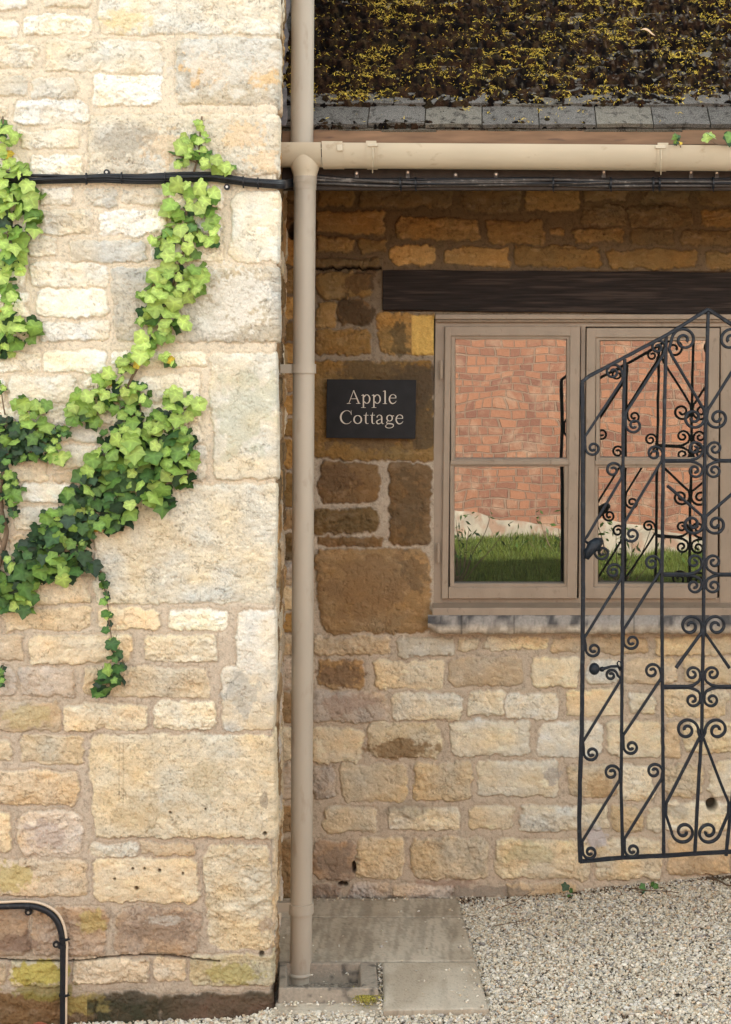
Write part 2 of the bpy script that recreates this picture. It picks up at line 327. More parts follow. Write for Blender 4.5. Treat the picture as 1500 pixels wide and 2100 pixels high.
def build_left(house):
    cf = np.concatenate([np.arange(-1500, -480, 15), np.arange(-480, -30, 3.5), np.arange(-30, 573, 1.55)]); ncf = len(cf)
    ry = np.concatenate([np.arange(-2050, -340, 15), np.arange(-340, -40, 4), np.arange(-40, 2150, 1.75)])
    PY, PXc = np.meshgrid(ry, cf, indexing='ij')
    PX = PXc + (corner_px(PY) - 571) * ss(380, 571, PXc)
    # side face columns
    tb = np.concatenate([np.arange(.0025, .12, .003), np.arange(.125, 1.1, .006), np.arange(1.12, 4.5, .12)]); ns = len(tb)
    EV = np.concatenate([PX, corner_px(PY[:, :1]) + tb[None] * 760], 1); EY = np.concatenate([PY, np.repeat(PY[:, :1], ns, 1)], 1)
    st = parse(LEFT)
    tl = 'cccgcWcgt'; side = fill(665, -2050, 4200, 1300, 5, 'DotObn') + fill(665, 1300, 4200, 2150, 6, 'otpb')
    stones = [(a - (700 if False else 0), b, c, d, t) for a, b, c, d, t in st]
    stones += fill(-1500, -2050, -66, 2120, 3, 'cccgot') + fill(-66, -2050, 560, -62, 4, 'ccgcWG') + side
    def mc(px, py):
        m = mixc((.62, .535, .405), (.475, .395, .31), ss(850, 1550, py + 120 * (fbm(px / 120, py / 120, 3, 2) - .5)))
        m = m * (1 - .12 * ss(1750, 2050, py))[..., None]
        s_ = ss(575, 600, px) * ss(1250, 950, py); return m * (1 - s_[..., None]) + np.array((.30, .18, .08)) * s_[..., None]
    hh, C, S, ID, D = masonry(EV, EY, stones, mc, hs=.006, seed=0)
    px, py = EV, EY
    pale = (.35 + .65 * ss(1600, 1050, py))[..., None]; gm = C.mean(-1, keepdims=True) * np.array([1.07, 1.01, .92]); C = C * (1 - pale) + (C * .78 + gm * .22) * 1.10 * pale; C = np.minimum(C, .82)  # paler towards the top, the stronger skylight put into the colour
    # lichen, stains and moss
    for (x, y, rx, ry_, c, a, th, s_) in [
        (255, 42, 60, 30, (.66, .53, .24), .5, .5, 12), (420, 140, 70, 50, (.72, .45, .18), .6, .56, 9), (540, 150, 50, 40, (.72, .45, .18), .5, .56, 8), (335, 300, 60, 50, (.70, .5, .3), .5, .52, 8),
        (500, 280, 60, 40, (.72, .52, .3), .55, .52, 8), (540, 330, 40, 30, (.72, .52, .3), .5, .52, 8), (250, 290, 80, 50, (.33, .29, .23), .6, .5, 14), (470, 130, 130, 80, (.66, .64, .58), .7, .5, 16),
        (490, 610, 105, 85, (.72, .69, .62), .8, .56, 5), (440, 665, 60, 40, (.72, .69, .62), .7, .56, 4), (400, 600, 90, 60, (.38, .35, .28), .3, .5, 20), (500, 1420, 60, 60, (.36, .36, .34), .5, .52, 14), (500, 860, 90, 120, (.42, .43, .30), .4, .52, 20),
        (60, 1470, 60, 26, (.48, .40, .20), .5, .5, 10), (20, 1800, 60, 34, (.44, .36, .12), .6, .5, 12), (100, 1710, 60, 40, (.42, .34, .30), .6, .5, 14), (190, 1890, 40, 30, (.42, .34, .12), .6, .5, 12),
        (80, 1995, 70, 30, (.42, .355, .075), .85, .47, 10), (90, 2030, 80, 22, (.22, .19, .05), .7, .5, 14), (480, 1995, 70, 32, (.38, .33, .10), .6, .5, 11), (180, 2060, 60, 26, (.34, .27, .09), .7, .5, 12),
        (40, 1930, 60, 26, (.17, .10, .07), .6, .48, 14), (330, 1900, 90, 40, (.22, .16, .12), .6, .5, 11), (350, 1885, 70, 14, (.5, .47, .42), .6, .55, 5), (300, 1660, 90, 60, (.40, .31, .18), .35, .52, 22),
        (430, 1600, 60, 50, (.42, .36, .24), .35, .52, 18), (545, 1640, 22, 24, (.2, .17, .14), .6, .55, 8), (300, 1120, 120, 90, (.50, .38, .22), .3, .52, 30), (545, 1895, 18, 24, (.3, .24, .2), .6, .5, 8)]:
        C = blot(C, px, py, x, y, rx, ry_, c, a, th, s_, int(x) % 5)
    # dark wet base course
    bm_ = ss(2030, 2062, py + 26 * (fbm(px / 26, py / 26, 4, 3) - .5)) * (px > 180); n = ss(.40, .60, fbm(px / 22, py / 16, 5, 4))
    bt = bm_ * (.45 + .5 * n); C = C * (1 - bt[..., None]) + mixc((.045, .045, .028), (.13, .085, .06), ss(300, 420, px)) * bt[..., None]
    # holes in the bored stone, crack above the base course, hairline cuts in the big block
    for (x, y, r_) in [(273, 1781, 3), (297, 1781, 3), (328, 1784, 4), (376, 1790, 3), (281, 1820, 5), (236, 1802, 3), (422, 1658, 2.5), (544, 1707, 5), (350, 1665, 3), (537, 1957, 7)]:
        r_ *= .72; m = ss(r_ + 1.5, r_ - 1, np.hypot(px - x, py - y)); hh -= m * .012; C = C * (1 - .75 * m[..., None])
    yc = 1968 + 4 * np.sin(px / 60) - 5 * ss(140, 330, px) + 3 * ss(330, 450, px) + 3 * (fbm(px / 20, px * 0, 3, 2) - .5)
    m = ss(2.6, .8, np.abs(py - yc)) * (px < 452) * (px > -100); hh -= m * .010; C = C * (1 - .85 * m[..., None])
    for xc_ in (245, 253): m = ss(1.3, .3, np.abs(px - xc_)) * ss(1510, 1530, py) * ss(1660, 1640, py) * .6; hh -= m * .003; C = C * (1 - .5 * m[..., None])
    # the side face has the browner sheltered look of the recess
    base = lwall(PX, PY)
    c0 = base[:, -1]
    side_pos = c0[:, None, :] + (np.array([-math.sin(TH), math.cos(TH), 0])[None, None] * tb[None, :, None])
    pos = np.concatenate([base, side_pos], 1)
    kf = ss(-10, 0, (np.arange(pos.shape[1]) - (ncf - 1)).astype(float))  # rounds the arris
    k = np.clip((np.arange(pos.shape[1]) - (ncf - 4)) / 7.0, 0, 1)
    N = NL[None] * (1 - k[:, None]) + NR[None] * k[:, None]; N /= np.linalg.norm(N, axis=1)[:, None]
    hh = hh - .004 * np.exp(-((np.arange(pos.shape[1]) - (ncf - 1)) / 3.0) ** 2)[None]
    pos = pos + N[None] * hh[..., None]
    V = pos.reshape(-1, 3); Fq = gridfaces(*pos.shape[:2]).reshape(-1, 4)
    o = mesh_np('wall', V, Fq, M_stone, house, C.reshape(-1, 3))
    return o

# ---------- cottage wall
LINT = (785, 553, 1640, 640); WIN = (886, 648, 1506, 1290)
def build_back(cottage):
    cx_ = np.concatenate([np.arange(540, 1530, 1.55), np.arange(1530, 2100, 4), np.arange(2100, 6200, 26)])
    ry = np.concatenate([np.arange(180, 372, 12), np.arange(372, 1900, 1.7)])
    py, px = np.meshgrid(ry, cx_, indexing='ij')
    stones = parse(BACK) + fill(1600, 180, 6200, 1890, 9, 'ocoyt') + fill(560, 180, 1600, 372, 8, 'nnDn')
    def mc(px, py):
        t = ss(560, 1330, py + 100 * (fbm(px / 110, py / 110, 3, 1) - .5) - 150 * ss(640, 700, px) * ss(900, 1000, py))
        m = mixc((.14, .092, .045), (.46, .385, .30), ss(400, 1020, py)); return m * (.9 + .2 * t)[..., None]  # mortar darker upward: brown staining plus eaves shade put into the colour
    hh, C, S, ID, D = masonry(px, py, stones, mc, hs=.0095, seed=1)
    for (x, y, rx, ry_, c, a, th, s_) in [
        (830, 1535, 80, 22, (.25, .165, .085), .85, .42, 12), (860, 790, 60, 60, (.085, .06, .04), .85, .46, 14), (870, 870, 40, 70, (.09, .065, .04), .8, .46, 12), (770, 760, 130, 24, (.10, .07, .04), .7, .5, 12),
        (760, 905, 120, 30, (.12, .085, .055), .6, .5, 10), (822, 690, 26, 44, (.10, .075, .04), .8, .46, 14), (790, 690, 16, 40, (.20, .13, .05), .6, .5, 10), (725, 640, 40, 40, (.07, .045, .025), .8, .46, 14), (740, 575, 40, 26, (.09, .05, .025), .7, .48, 12),
        (700, 980, 60, 40, (.10, .06, .035), .5, .5, 10), (840, 1030, 44, 80, (.10, .07, .04), .5, .5, 9), (760, 1200, 110, 90, (.22, .135, .07), .6, .5, 20), (850, 1170, 40, 50, (.13, .09, .055), .6, .52, 9),
        (700, 1385, 50, 30, (.20, .13, .08), .8, .46, 8), (715, 1445, 80, 30, (.36, .25, .19), .5, .52, 10), (1135, 1590, 30, 20, (.36, .33, .30), .7, .52, 8), (690, 1765, 60, 60, (.24, .19, .15), .6, .5, 18),
        (1225, 1720, 26, 30, (.50, .47, .48), .8, .48, 8), (1100, 1750, 80, 30, (.42, .40, .24), .4, .5, 20), (850, 1660, 70, 20, (.30, .26, .2), .5, .5, 18), (1000, 1830, 120, 16, (.22, .19, .16), .6, .5, 14),
        (1390, 1660, 40, 20, (.34, .29, .22), .5, .5, 12), (1240, 1615, 40, 24, (.40, .26, .13), .5, .5, 10), (800, 1850, 200, 16, (.15, .12, .1), .6, .5, 10), (1440, 1780, 70, 30, (.34, .26, .17), .5, .5, 14), (900, 1812, 90, 12, (.34, .24, .19), .6, .5, 10)]:
        C = blot(C, px, py, x, y, rx, ry_, c, a, th, s_, int(x) % 5)
    # yellow block under the lintel: a clean right third
    m = ss(844, 847, px) * ss(894, 890, px) * ss(645, 650, py) * ss(730, 726, py); C = mixc((0, 0, 0), (1, 1, 1), m) * 0 + C * (1 - m[..., None]) + np.array((.62, .40, .12)) * (.9 + .2 * fbm(px / 8, py / 8, 3, 2))[..., None] * m[..., None]
    # mortar ledge beside the lintel
    m = ss(549, 546, py) * ss(526, 531, py) * (px < 784); hh += m * .005
    yc = 550 + 5 * (fbm(px / 9, px * 0, 3, 1) - .5) * 2; m = ss(3.5, 1, np.abs(py - yc)) * (px < 782) * (px > 640); hh -= m * .02; C = C * (1 - .8 * m[..., None])
    for (x, y, ax, ay) in [(726, 1778, 4, 12), (703, 1813, 10, 5), (1460, 1650, 11, 12), (600, 475, 9, 17)]:      # holes
        kk = np.hypot((px - x) / ax, (py - y) / ay) + .5 * (fbm(px / 6, py / 6, 3, 1) - .5) * (ax < 10.5)
        m = ss(1.15, .85, kk); hh -= m * (.06 if ax > 10.5 else .03); C = C * (1 - .8 * m[..., None])
    # seating behind lintel and sign
    lin = (px > LINT[0]) & (px < 1600) & (py > LINT[1] + 3) & (py < LINT[3] - 2); hh = np.where(lin, -.02, hh)
    pos = np.stack([(px - CX) * ZB / F, -hh, CAMH + (CY - py) * ZB / F], -1)
    Fq = gridfaces(*px.shape); cxm = (px[:-1, :-1] + px[1:, 1:]) / 2; cym = (py[:-1, :-1] + py[1:, 1:]) / 2
    keep = ~((cxm > WIN[0] + 4) & (cxm < WIN[2] - 2) & (cym > WIN[1] + 4) & (cym < WIN[3] - 4))
    o = mesh_np('wall', pos.reshape(-1, 3), Fq[keep], M_stone, cottage, C.reshape(-1, 3))
    return o
# ================================================================== SETTING
# ---------- ground: one sheet to the horizon, gently heaped against the cottage wall on the right
def gz(X, Y):
    return .075 * ss(-.05, .95, X) * ss(-1.9, -.2, Y) - .004 - .024 * ss(-.56, -.66, X)
xs = np.concatenate([np.linspace(-60, -4, 12), np.linspace(-3.5, 4.5, 90), np.linspace(5, 60, 12)]); ys = np.concatenate([np.linspace(-80, -8, 10), np.linspace(-7, .3, 90), np.linspace(1, 60, 10)])
YY, XX = np.meshgrid(ys[::-1], xs, indexing='ij'); n_ = fbm(XX * 3, YY * 3, 3, 1)
M_ground = mat('gravel bed', (.36, .31, .25), 1, var=.5, vscale=160, bump=1, bscale=160, dirt=(.12, .095, .07), dscale=90, dth=.5, bdist=.01)
g = mesh_np('ground', np.stack([XX, YY, gz(XX, YY) - .004 + .006 * (n_ - .5)], -1).reshape(-1, 3), gridfaces(*XX.shape).reshape(-1, 4), M_ground)
tag(g, 'pale gravel ground in front of both buildings', 'ground', kind='structure')

# ================================================================== LEFT HOUSE
house = thing('stone_house', 'pale cream stone house on the left with large corner blocks and climbing ivy', 'house', (-.6, -.9, 0))
build_left(house)
M_plain = mat('plain rubble wall', (.5, .4, .27), .95, var=.4, vscale=9, bump=.8, bscale=20, bdist=.02)
b = MB(); c0 = Vector(((571 - CX) * 4.29 / F, CYL, 0)); wv = Vector((-math.cos(TH), -math.sin(TH), 0)); dv = Vector((-math.sin(TH), math.cos(TH), 0))
a0 = c0 + dv * .06 + wv * .06; a1 = c0 + wv * 1.9 + dv * .03
ring = [a1, a0, a0 + dv * 4.4, a1 + dv * 4.4]; b.hexa([r_ + Vector((0, 0, -.1)) for r_ in ring] + [r_ + Vector((0, 0, 5.2)) for r_ in ring])
b.build('rear_wall', M_plain, house)
M_rooft = mat('weathered tiles', (.12, .10, .085), .95, var=.4, vscale=14, bump=.8, bscale=40, bdist=.02)
b = MB(); e0 = c0 - wv * .18 - dv * .2 + Vector((0, 0, 5.15)); e1 = c0 + wv * 2.1 - dv * .2 + Vector((0, 0, 5.15)); rg = dv * 2.4 + Vector((0, 0, 2.0))
e2 = e1 + dv * 4.9; e3 = e0 + dv * 4.9; up = Vector((0, 0, .08))
b.hexa([e0, e1, e1 + rg, e0 + rg, e0 + up, e1 + up, e1 + rg + up, e0 + rg + up]); rg2 = -dv * 2.5 + Vector((0, 0, 2.0))
b.hexa([e3, e2, e2 + rg2, e3 + rg2, e3 + up, e2 + up, e2 + rg2 + up, e3 + rg2 + up])
b.build('roof', M_rooft, house)

# ================================================================== COTTAGE
cot = thing('stone_cottage', 'low stone cottage with mossy tiled roof and taupe window set back between pipe and gate', 'cottage', (.3, 0, 0))
build_back(cot)
b = MB(); b.box((-.72, .10, -.1), (8.4, .14, 2.7)); b.box((8.3, .1, -.1), (8.4, 5, 2.7)); b.box((-.72, 5, -.1), (8.4, 5.1, 2.7)); b.build('rear_wall', M_plain, cot)
# roof: plain tiles in courses at 45 degrees
YE, ZE = -.70, CAMH + (CY - 265) * 4.5 / F
SL = R(44); ca, sa = math.cos(SL), math.sin(SL); GA, TW = .100, M(117, YE)
V = []; Fc = []; Cc = []; r = random.Random(4)
fx0 = (640 - CX) * 4.5 / F
for row in range(34):
    off = ((755 - CX) * 4.5 / F) + (row % 2) * TW * .43
    k0 = int((-.69 - off) / TW) - 1; k1 = int((8.4 - off) / TW) + 1 if row > 12 else int((3.2 - off) / TW) + 1
    wgt = TW if row <= 12 else TW
    for k in range(k0, int((8.4 - off) / TW) + 1):
        x0 = max(off + k * TW + .0015, -.69); x1 = off + (k + 1) * TW - .0015
        if x1 - x0 < .02: continue
        j = r.uniform(-.004, .004); lift = r.uniform(0, .004); cam_ = r.uniform(.001, .004)
        s0 = row * GA + j; s1 = s0 + .165; th = .013; n = len(V)
        def q(x, s_, h): return (x, YE + s_ * ca - h * sa, ZE + s_ * sa + h * ca)
        h0 = .016 + lift; h1 = .003
        xm = (x0 + x1) / 2
        V += [q(x0, s0, h0), q(xm, s0, h0 + cam_), q(x1, s0, h0), q(x1, s1, h1), q(xm, s1, h1 + cam_), q(x0, s1, h1),
              q(x0, s0, h0 - th), q(xm, s0, h0 - th + cam_), q(x1, s0, h0 - th)]
        Fc += [[n, n + 1, n + 4, n + 5], [n + 1, n + 2, n + 3, n + 4], [n + 6, n + 7, n + 1, n], [n + 7, n + 8, n + 2, n + 1], [n + 6, n, n + 5, n + 5], [n + 8, n + 3, n + 2, n + 2]]
        g_ = r.uniform(.8, 1.12); cc = (.12 * g_, .112 * g_, .105 * g_) if r.random() < .75 else (.15 * g_, .137 * g_, .115 * g_)
        Cc += [cc] * 9
b = MB(); b.v = V; b.f = [f if f[2] != f[3] else f[:3] for f in Fc]; b.c = Cc
b.build('roof', M_tile, cot, colors=True)
b = MB()   # undercloak course, one visible edge below the first tiles
r = random.Random(9); x = -.69
while x < 8.2:
    L_ = TW * r.uniform(.75, 1.0); j = r.uniform(-.003, .003)
    def q(x, s_, h): return (x, YE + s_ * ca - h * sa, ZE + s_ * sa + h * ca)
    hb = -.012; b.add([q(x, j - .002, hb), q(x + L_ - .002, j - .002, hb), q(x + L_ - .002, .12, hb - .006), q(x, .12, hb - .006), q(x, j - .002, hb + .013), q(x + L_ - .002, j - .002, hb + .013), q(x + L_ - .002, .12, hb + .007), q(x, .12, hb + .007)],
        [[3, 2, 1, 0], [4, 5, 6, 7], [0, 1, 5, 4], [1, 2, 6, 5], [2, 3, 7, 6], [3, 0, 4, 7]], (.13, .115, .09)); x += L_
b.build('roof_undercloak', M_tile, cot, colors=True)
b = MB()   # boarding under the tiles and the far slope
RL = 3.55
p = [Vector((-.7, YE + .03, ZE - .035)), Vector((8.5, YE + .03, ZE - .035)), Vector((8.5, YE + RL * ca, ZE - .04 + RL * sa)), Vector((-.7, YE + RL * ca, ZE - .04 + RL * sa))]
b.hexa(p + [v + Vector((0, 0, .02)) for v in p])
p = [Vector((-.7, YE + 2 * RL * ca + .6, ZE - .3)), Vector((8.5, YE + 2 * RL * ca + .6, ZE - .3)), Vector((8.5, YE + RL * ca + .02, ZE + RL * sa + .02)), Vector((-.7, YE + RL * ca + .02, ZE + RL * sa + .02))]
b.hexa([v + Vector((0, 0, -.03)) for v in p] + p); b.build('roof_boards', M_dkwood, cot)
# lead flashing where the roof meets the taller house
b = MB(); r = random.Random(2); pts = []
for k in range(40):
    s_ = -.02 + k * .04; xx = -.600 - .105 * (s_ * ca) + .003 * math.sin(k * 1.7)
    pts.append((s_, xx))
for k in range(39):
    (s0, xa), (s1, xb) = pts[k], pts[k + 1]
    def q(x, s_, h): return (x, YE + s_ * ca - h * sa, ZE + s_ * sa + h * ca)
    w1 = .030 + .004 * math.sin(k * .8); w2 = .030 + .004 * math.sin((k + 1) * .8)
    b.add([q(xa - .03, s0, .02), q(xa + w1, s0, .024), q(xb + w2, s1, .024), q(xb - .03, s1, .02), q(xa - .03, s0, .030), q(xa + w1, s0, .028), q(xb + w2, s1, .028), q(xb - .03, s1, .030)],
          [[3, 2, 1, 0], [4, 5, 6, 7], [0, 1, 5, 4], [1, 2, 6, 5], [2, 3, 7, 6], [3, 0, 4, 7]])
b.build('flashing', M_lead, cot)
# fascia
YF = -.655
b = MB(); b.pbox(578, 266, 5600, 296, -.699, -.655); b.build('fascia', M_fascia, cot, bevel=.002)
b = MB(); b.pbox(578, 304.5, 5600, 389, YF - .001, YF + .024, (0, 0, 0, 0)); b.build('fascia_lower_board', M_dkwood, cot, bevel=.002)
# lintel
b = MB(); xs_ = np.linspace(785, 1680, 60)
top = []; bot = []
for x in xs_:
    t = (x - 785) / 715
    top.append((x, 553 + 5 * t + .8 * math.sin(x / 37))); bot.append((x, 635.5 + 9 * min(1, t * 1.1) + .8 * math.sin(x / 53 + 1)))
V = []; Fc = []; n = len(xs_)
for (pt, Yd) in ((top, -.0145), (bot, -.0145), (top, .12), (bot, .12)): V += [P(x, y, Yd) if Yd < 0 else P(x, y, -.0145) + Vector((0, .13, 0)) for x, y in pt]
for i in range(n - 1):
    Fc += [[n + i, n + i + 1, i + 1, i], [i, i + 1, 2 * n + i + 1, 2 * n + i], [3 * n + i, 3 * n + i + 1, n + i + 1, n + i]]
Fc += [[0, 2 * n, 3 * n, n]]
b.add(V, Fc); b.build('lintel', M_oak, cot, bevel=.002)
# ---------- window
b = MB()
YFr = .004
b.pbox(893, 668, 912, 1237, YFr, .09, (0, 1, -5, -8)); b.pbox(1192, 669, 1202, 1237, YFr + .001, .09, (0, 0, -4, -5)); b.pbox(1479, 670, 1506, 1237, YFr, .09, (0, 0, 0, -3))
b.pbox(893, 655, 1506, 670, YFr + .0015, .09); b.pbox(886, 1226, 1506, 1240, YFr + .0025, .09)
win = b.build('window', M_paint, cot, bevel=.002)
b = MB(); b.pbox(893, 644, 1506, 655, -.024, .05, (0, 0, 0, 0)); b.pbox(895, 655.5, 1506, 660, -.014, .05); b.build('head_moulding', M_paint, win, bevel=.004, seg=3)
def casement(x0, x1, y0, y1, sk, glass, midy, name='casement'):
    """stiles, rails, glazing bar and the set-back bead round each pane; sk = lean of the left and right edges in px"""
    yc = -.012; yb = .045; m = MB(); (gx0, gx1, gy0, gy1), (hx0, hx1, hy0, hy1) = glass
    m.pbox(x0, y0, gx0 - 8, y1, yc, yb, (0, 0, sk, sk)); m.pbox(gx1 + 7, y0, x1, y1, yc, yb, (0, 0, sk, sk))
    m.pbox(gx0 - 10, y0, gx1 + 9, gy0 - 6, yc + .0006, yb); m.pbox(hx0 - 12, hy1 + 7, hx1 + 12, y1, yc + .0006, yb, (0, 0, 0, 0))
    m.pbox(gx0 - 10, midy - 5, gx1 + 9, midy + 5, yc + .0012, yb)
    o = m.build(name, M_paint, win, bevel=.0025, seg=2)
    bd = MB(); 
    for (a, b_, c, d) in glass:
        k = 9; y_ = yc + .009
        bd.pbox(a - k, c - k, a, d + k, y_, yb); bd.pbox(b_, c - k, b_ + k, d + k, y_ + .0004, yb); bd.pbox(a - k + 1, c - k, b_ + k - 1, c, y_ + .0008, yb); bd.pbox(a - k + 1, d, b_ + k - 1, d + k, y_ + .0012, yb)
    bd.build('glazing_bead', M_paint, win, bevel=.0022)
    return o
GL1 = ((934, 1163, 695, 940), (932, 1158, 957, 1197)); GL2 = ((1231, 1448, 698, 938), (1227, 1442, 959, 1197))
casement(913, 1191, 669, 1228, -7, GL1, 948.5); casement(1204, 1477, 672, 1228, -5, GL2, 948.5)
# glass: a reflecting pane over a dark room
M_glass = bpy.data.materials.new('window glass'); M_glass.use_nodes = True; n = M_glass.node_tree.nodes; L = M_glass.node_tree.links
pb = n['Principled BSDF']; pb.inputs['Base Color'].default_value = (.012, .013, .012, 1); pb.inputs['Roughness'].default_value = .4; pb.inputs['Specular IOR Level'].default_value = 0
gl = n.new('ShaderNodeBsdfGlossy'); gl.inputs['Roughness'].default_value = 0.006; gl.inputs['Color'].default_value = (1, .98, .94, 1)
mx = n.new('ShaderNodeMixShader'); mx.inputs[0].default_value = .18
tc = n.new('ShaderNodeTexCoord'); nz = n.new('ShaderNodeTexNoise'); nz.inputs['Scale'].default_value = 5.0; nz.inputs['Detail'].default_value = 1
mp = n.new('ShaderNodeMapping'); mp.inputs['Scale'].default_value = (1, 1, 1); L.new(tc.outputs['Object'], mp.inputs[0]); L.new(mp.outputs[0], nz.inputs['Vector'])
bp = n.new('ShaderNodeBump'); bp.inputs['Strength'].default_value = .3; bp.inputs['Distance'].default_value = .0018
L.new(nz.outputs['Fac'], bp.inputs['Height']); L.new(bp.outputs[0], gl.inputs['Normal'])
L.new(pb.outputs[0], mx.inputs[1]); L.new(gl.outputs[0], mx.inputs[2]); L.new(mx.outputs[0], n['Material Output'].inputs[0])
def pane(rect, vp):
    a, b_, c, d = rect; nrm = Vector(((vp[0] - CX) / F, 1, (CY - vp[1]) / F)).normalized()
    ctr = P((a + b_) / 2, (c + d) / 2, .024); qs = []
    for (x, y) in ((a - 6, d + 6), (b_ + 6, d + 6), (b_ + 6, c - 6), (a - 6, c - 6)):
        p = P(x, y, .024); p.y = ctr.y - ((p.x - ctr.x) * nrm.x + (p.z - ctr.z) * nrm.z) / nrm.y; qs.append(p)
    m = MB(); off = nrm * .004; m.hexa([qs[0], qs[1], qs[1] + off, qs[0] + off, qs[3], qs[2], qs[2] + off, qs[3] + off]); m.build('pane', M_glass, win)
VP1, VP2 = (1000, 765), (1300, 790)
for g_ in GL1: pane(g_, VP1)
for g_ in GL2: pane(g_, VP2)
def hinge(px, py, h=17):
    m = MB(); m.tube([P(px, py + h, -.016), P(px, py - h, -.016)], .0045, 10); m.pbox(px - 4, py - h + 2, px + 4, py + h - 2, -.0135, -.005)
    for k in (-.45, 0, .45): m.tube([P(px, py + h * k - 1, -.016), P(px, py + h * k + 1, -.016)], .0056, 10)
    m.build('hinge', M_paint, win, smooth=False)
hinge(905, 758, 19); hinge(899, 1134, 20)
b = MB()   # timber sill: sloped top and upright face
for (x0, x1) in ((887, 1506),):
    A = [P(x0, 1236, .002), P(x1, 1236, .002), P(x1, 1247, -.05), P(x0, 1247, -.05), P(x0, 1263, -.05), P(x1, 1263, -.05)]
    bk = [v.copy() for v in (A[4], A[5])]; bk[0].y = bk[1].y = .06; tk = [A[0].copy(), A[1].copy()]; tk[0].y = tk[1].y = .06
    b.add(A + bk + tk, [[3, 2, 1, 0], [4, 5, 2, 3], [6, 7, 5, 4], [0, 1, 9, 8], [8, 9, 7, 6], [8, 6, 4, 3, 0], [1, 2, 5, 7, 9]])
b.build('timber_sill', M_paint, win, bevel=.002)
# stone sill with weathered upper slope and broken lower edge
xs_ = np.arange(878, 1530, 3.0); rr = []
for x in xs_:
    nz1 = float(fbm(np.array(x / 22.), np.array(.3), 3, 1) - .5); nz2 = float(fbm(np.array(x / 9.), np.array(.7), 3, 2) - .5); st_ = ss(878, 900, x)
    yb_ = 1287 + 12 * float(st_) + 6 * nz1 + 3 * nz2
    rr.append([P(x, 1261, -.048), P(x, 1265, -.060 + .006 * nz2), P(x, 1279 + 2 * nz1, -.068 + .006 * nz1), P(x, yb_ - 9, -.074 + .008 * nz2), P(x, yb_, -.068 + .006 * nz1), P(x, yb_ + 1, .02)])
V = np.array([[tuple(p) for p in r_] for r_ in rr]); nr_, nc_ = V.shape[:2]
xx = np.repeat(xs_[:, None], 6, 1); jj = np.repeat(np.arange(6)[None], nr_, 0)
t = fbm(xx / 24., jj * .6, 4, 3); cdark = mixc((.09, .085, .085), (.34, .31, .28), ss(.42, .6, t)); clight = mixc((.34, .285, .22), (.52, .45, .36), ss(.4, .6, fbm(xx / 14., jj * 1., 4, 4)))
C = mixc((0, 0, 0), (1, 1, 1), ss(2, 3, jj)) ; Cs = cdark * (1 - C) + clight * C
for xj in (948, 1056, 1192, 1301, 1424): mm = (np.abs(xx - xj) < 2)[..., None] * .5; Cs = Cs * (1 - mm)
o = mesh_np('stone_sill', V.reshape(-1, 3), gridfaces(nr_, nc_).reshape(-1, 4)[:, ::-1], M_sill, win, Cs.reshape(-1, 3))
o['label'] = 'rough pale stone sill with dark grey upper edge'

# ================================================================== GARDEN BEHIND THE VIEWER, seen only in the glass
M_brick = bpy.data.materials.new('old red brick'); M_brick.use_nodes = True; n = M_brick.node_tree.nodes; L = M_brick.node_tree.links
pb = n['Principled BSDF']; pb.inputs['Roughness'].default_value = .9
tc = n.new('ShaderNodeTexCoord'); mp = n.new('ShaderNodeMapping'); mp.inputs['Rotation'].default_value = (R(90), 0, 0); L.new(tc.outputs['Object'], mp.inputs[0])
dn = n.new('ShaderNodeTexNoise'); dn.inputs['Scale'].default_value = 7; L.new(tc.outputs['Object'], dn.inputs['Vector'])
va = n.new('ShaderNodeVectorMath'); va.operation = 'MULTIPLY_ADD'; L.new(dn.outputs['Color'], va.inputs[0]); va.inputs[1].default_value = (.045, .03, .03); L.new(mp.outputs[0], va.inputs[2])
br = n.new('ShaderNodeTexBrick'); L.new(va.outputs[0], br.inputs['Vector']); br.inputs['Scale'].default_value = 1; br.inputs['Brick Width'].default_value = .118; br.offset = .43; br.squash = .72; br.squash_frequency = 3; br.inputs['Row Height'].default_value = .066
br.inputs['Mortar Size'].default_value = .0065; br.inputs['Mortar Smooth'].default_value = .3; br.inputs['Color1'].default_value = (.36, .165, .095, 1); br.inputs['Color2'].default_value = (.21, .095, .065, 1); br.inputs['Mortar'].default_value = (.27, .175, .125, 1)
n2 = n.new('ShaderNodeTexNoise'); n2.inputs['Scale'].default_value = 7; n2.inputs['Detail'].default_value = 10; n2.inputs['Roughness'].default_value = .68; L.new(tc.outputs['Object'], n2.inputs['Vector'])
cr = n.new('ShaderNodeMapRange'); cr.inputs['From Min'].default_value = .5; cr.inputs['From Max'].default_value = .7; L.new(n2.outputs['Fac'], cr.inputs['Value']); cr.inputs['To Max'].default_value = .8
mx = n.new('ShaderNodeMix'); mx.data_type = 'RGBA'; L.new(cr.outputs[0], mx.inputs[0]); L.new(br.outputs['Color'], mx.inputs[6]); mx.inputs[7].default_value = (.44, .30, .21, 1); L.new(mx.outputs[2], pb.inputs['Base Color'])
bp = n.new('ShaderNodeBump'); bp.inputs['Strength'].default_value = 1; bp.inputs['Distance'].default_value = .02; inv = n.new('ShaderNodeMath'); inv.operation = 'SUBTRACT'; inv.inputs[0].default_value = 1; L.new(br.outputs['Fac'], inv.inputs[1])
ad = n.new('ShaderNodeMath'); ad.operation = 'ADD'; L.new(inv.outputs[0], ad.inputs[0]); L.new(n2.outputs['Fac'], ad.inputs[1]); L.new(ad.outputs[0], bp.inputs['Height']); L.new(bp.outputs[0], pb.inputs['Normal'])
YW = -7.65
gw = thing('garden_wall', 'old red brick garden wall with whitewashed foot, reflected in the window panes', 'wall', (0, YW, 0))
b = MB(); b.box((-9, YW - .3, -.1), (10, YW, 2.55)); b.build('brickwork', M_brick, gw)
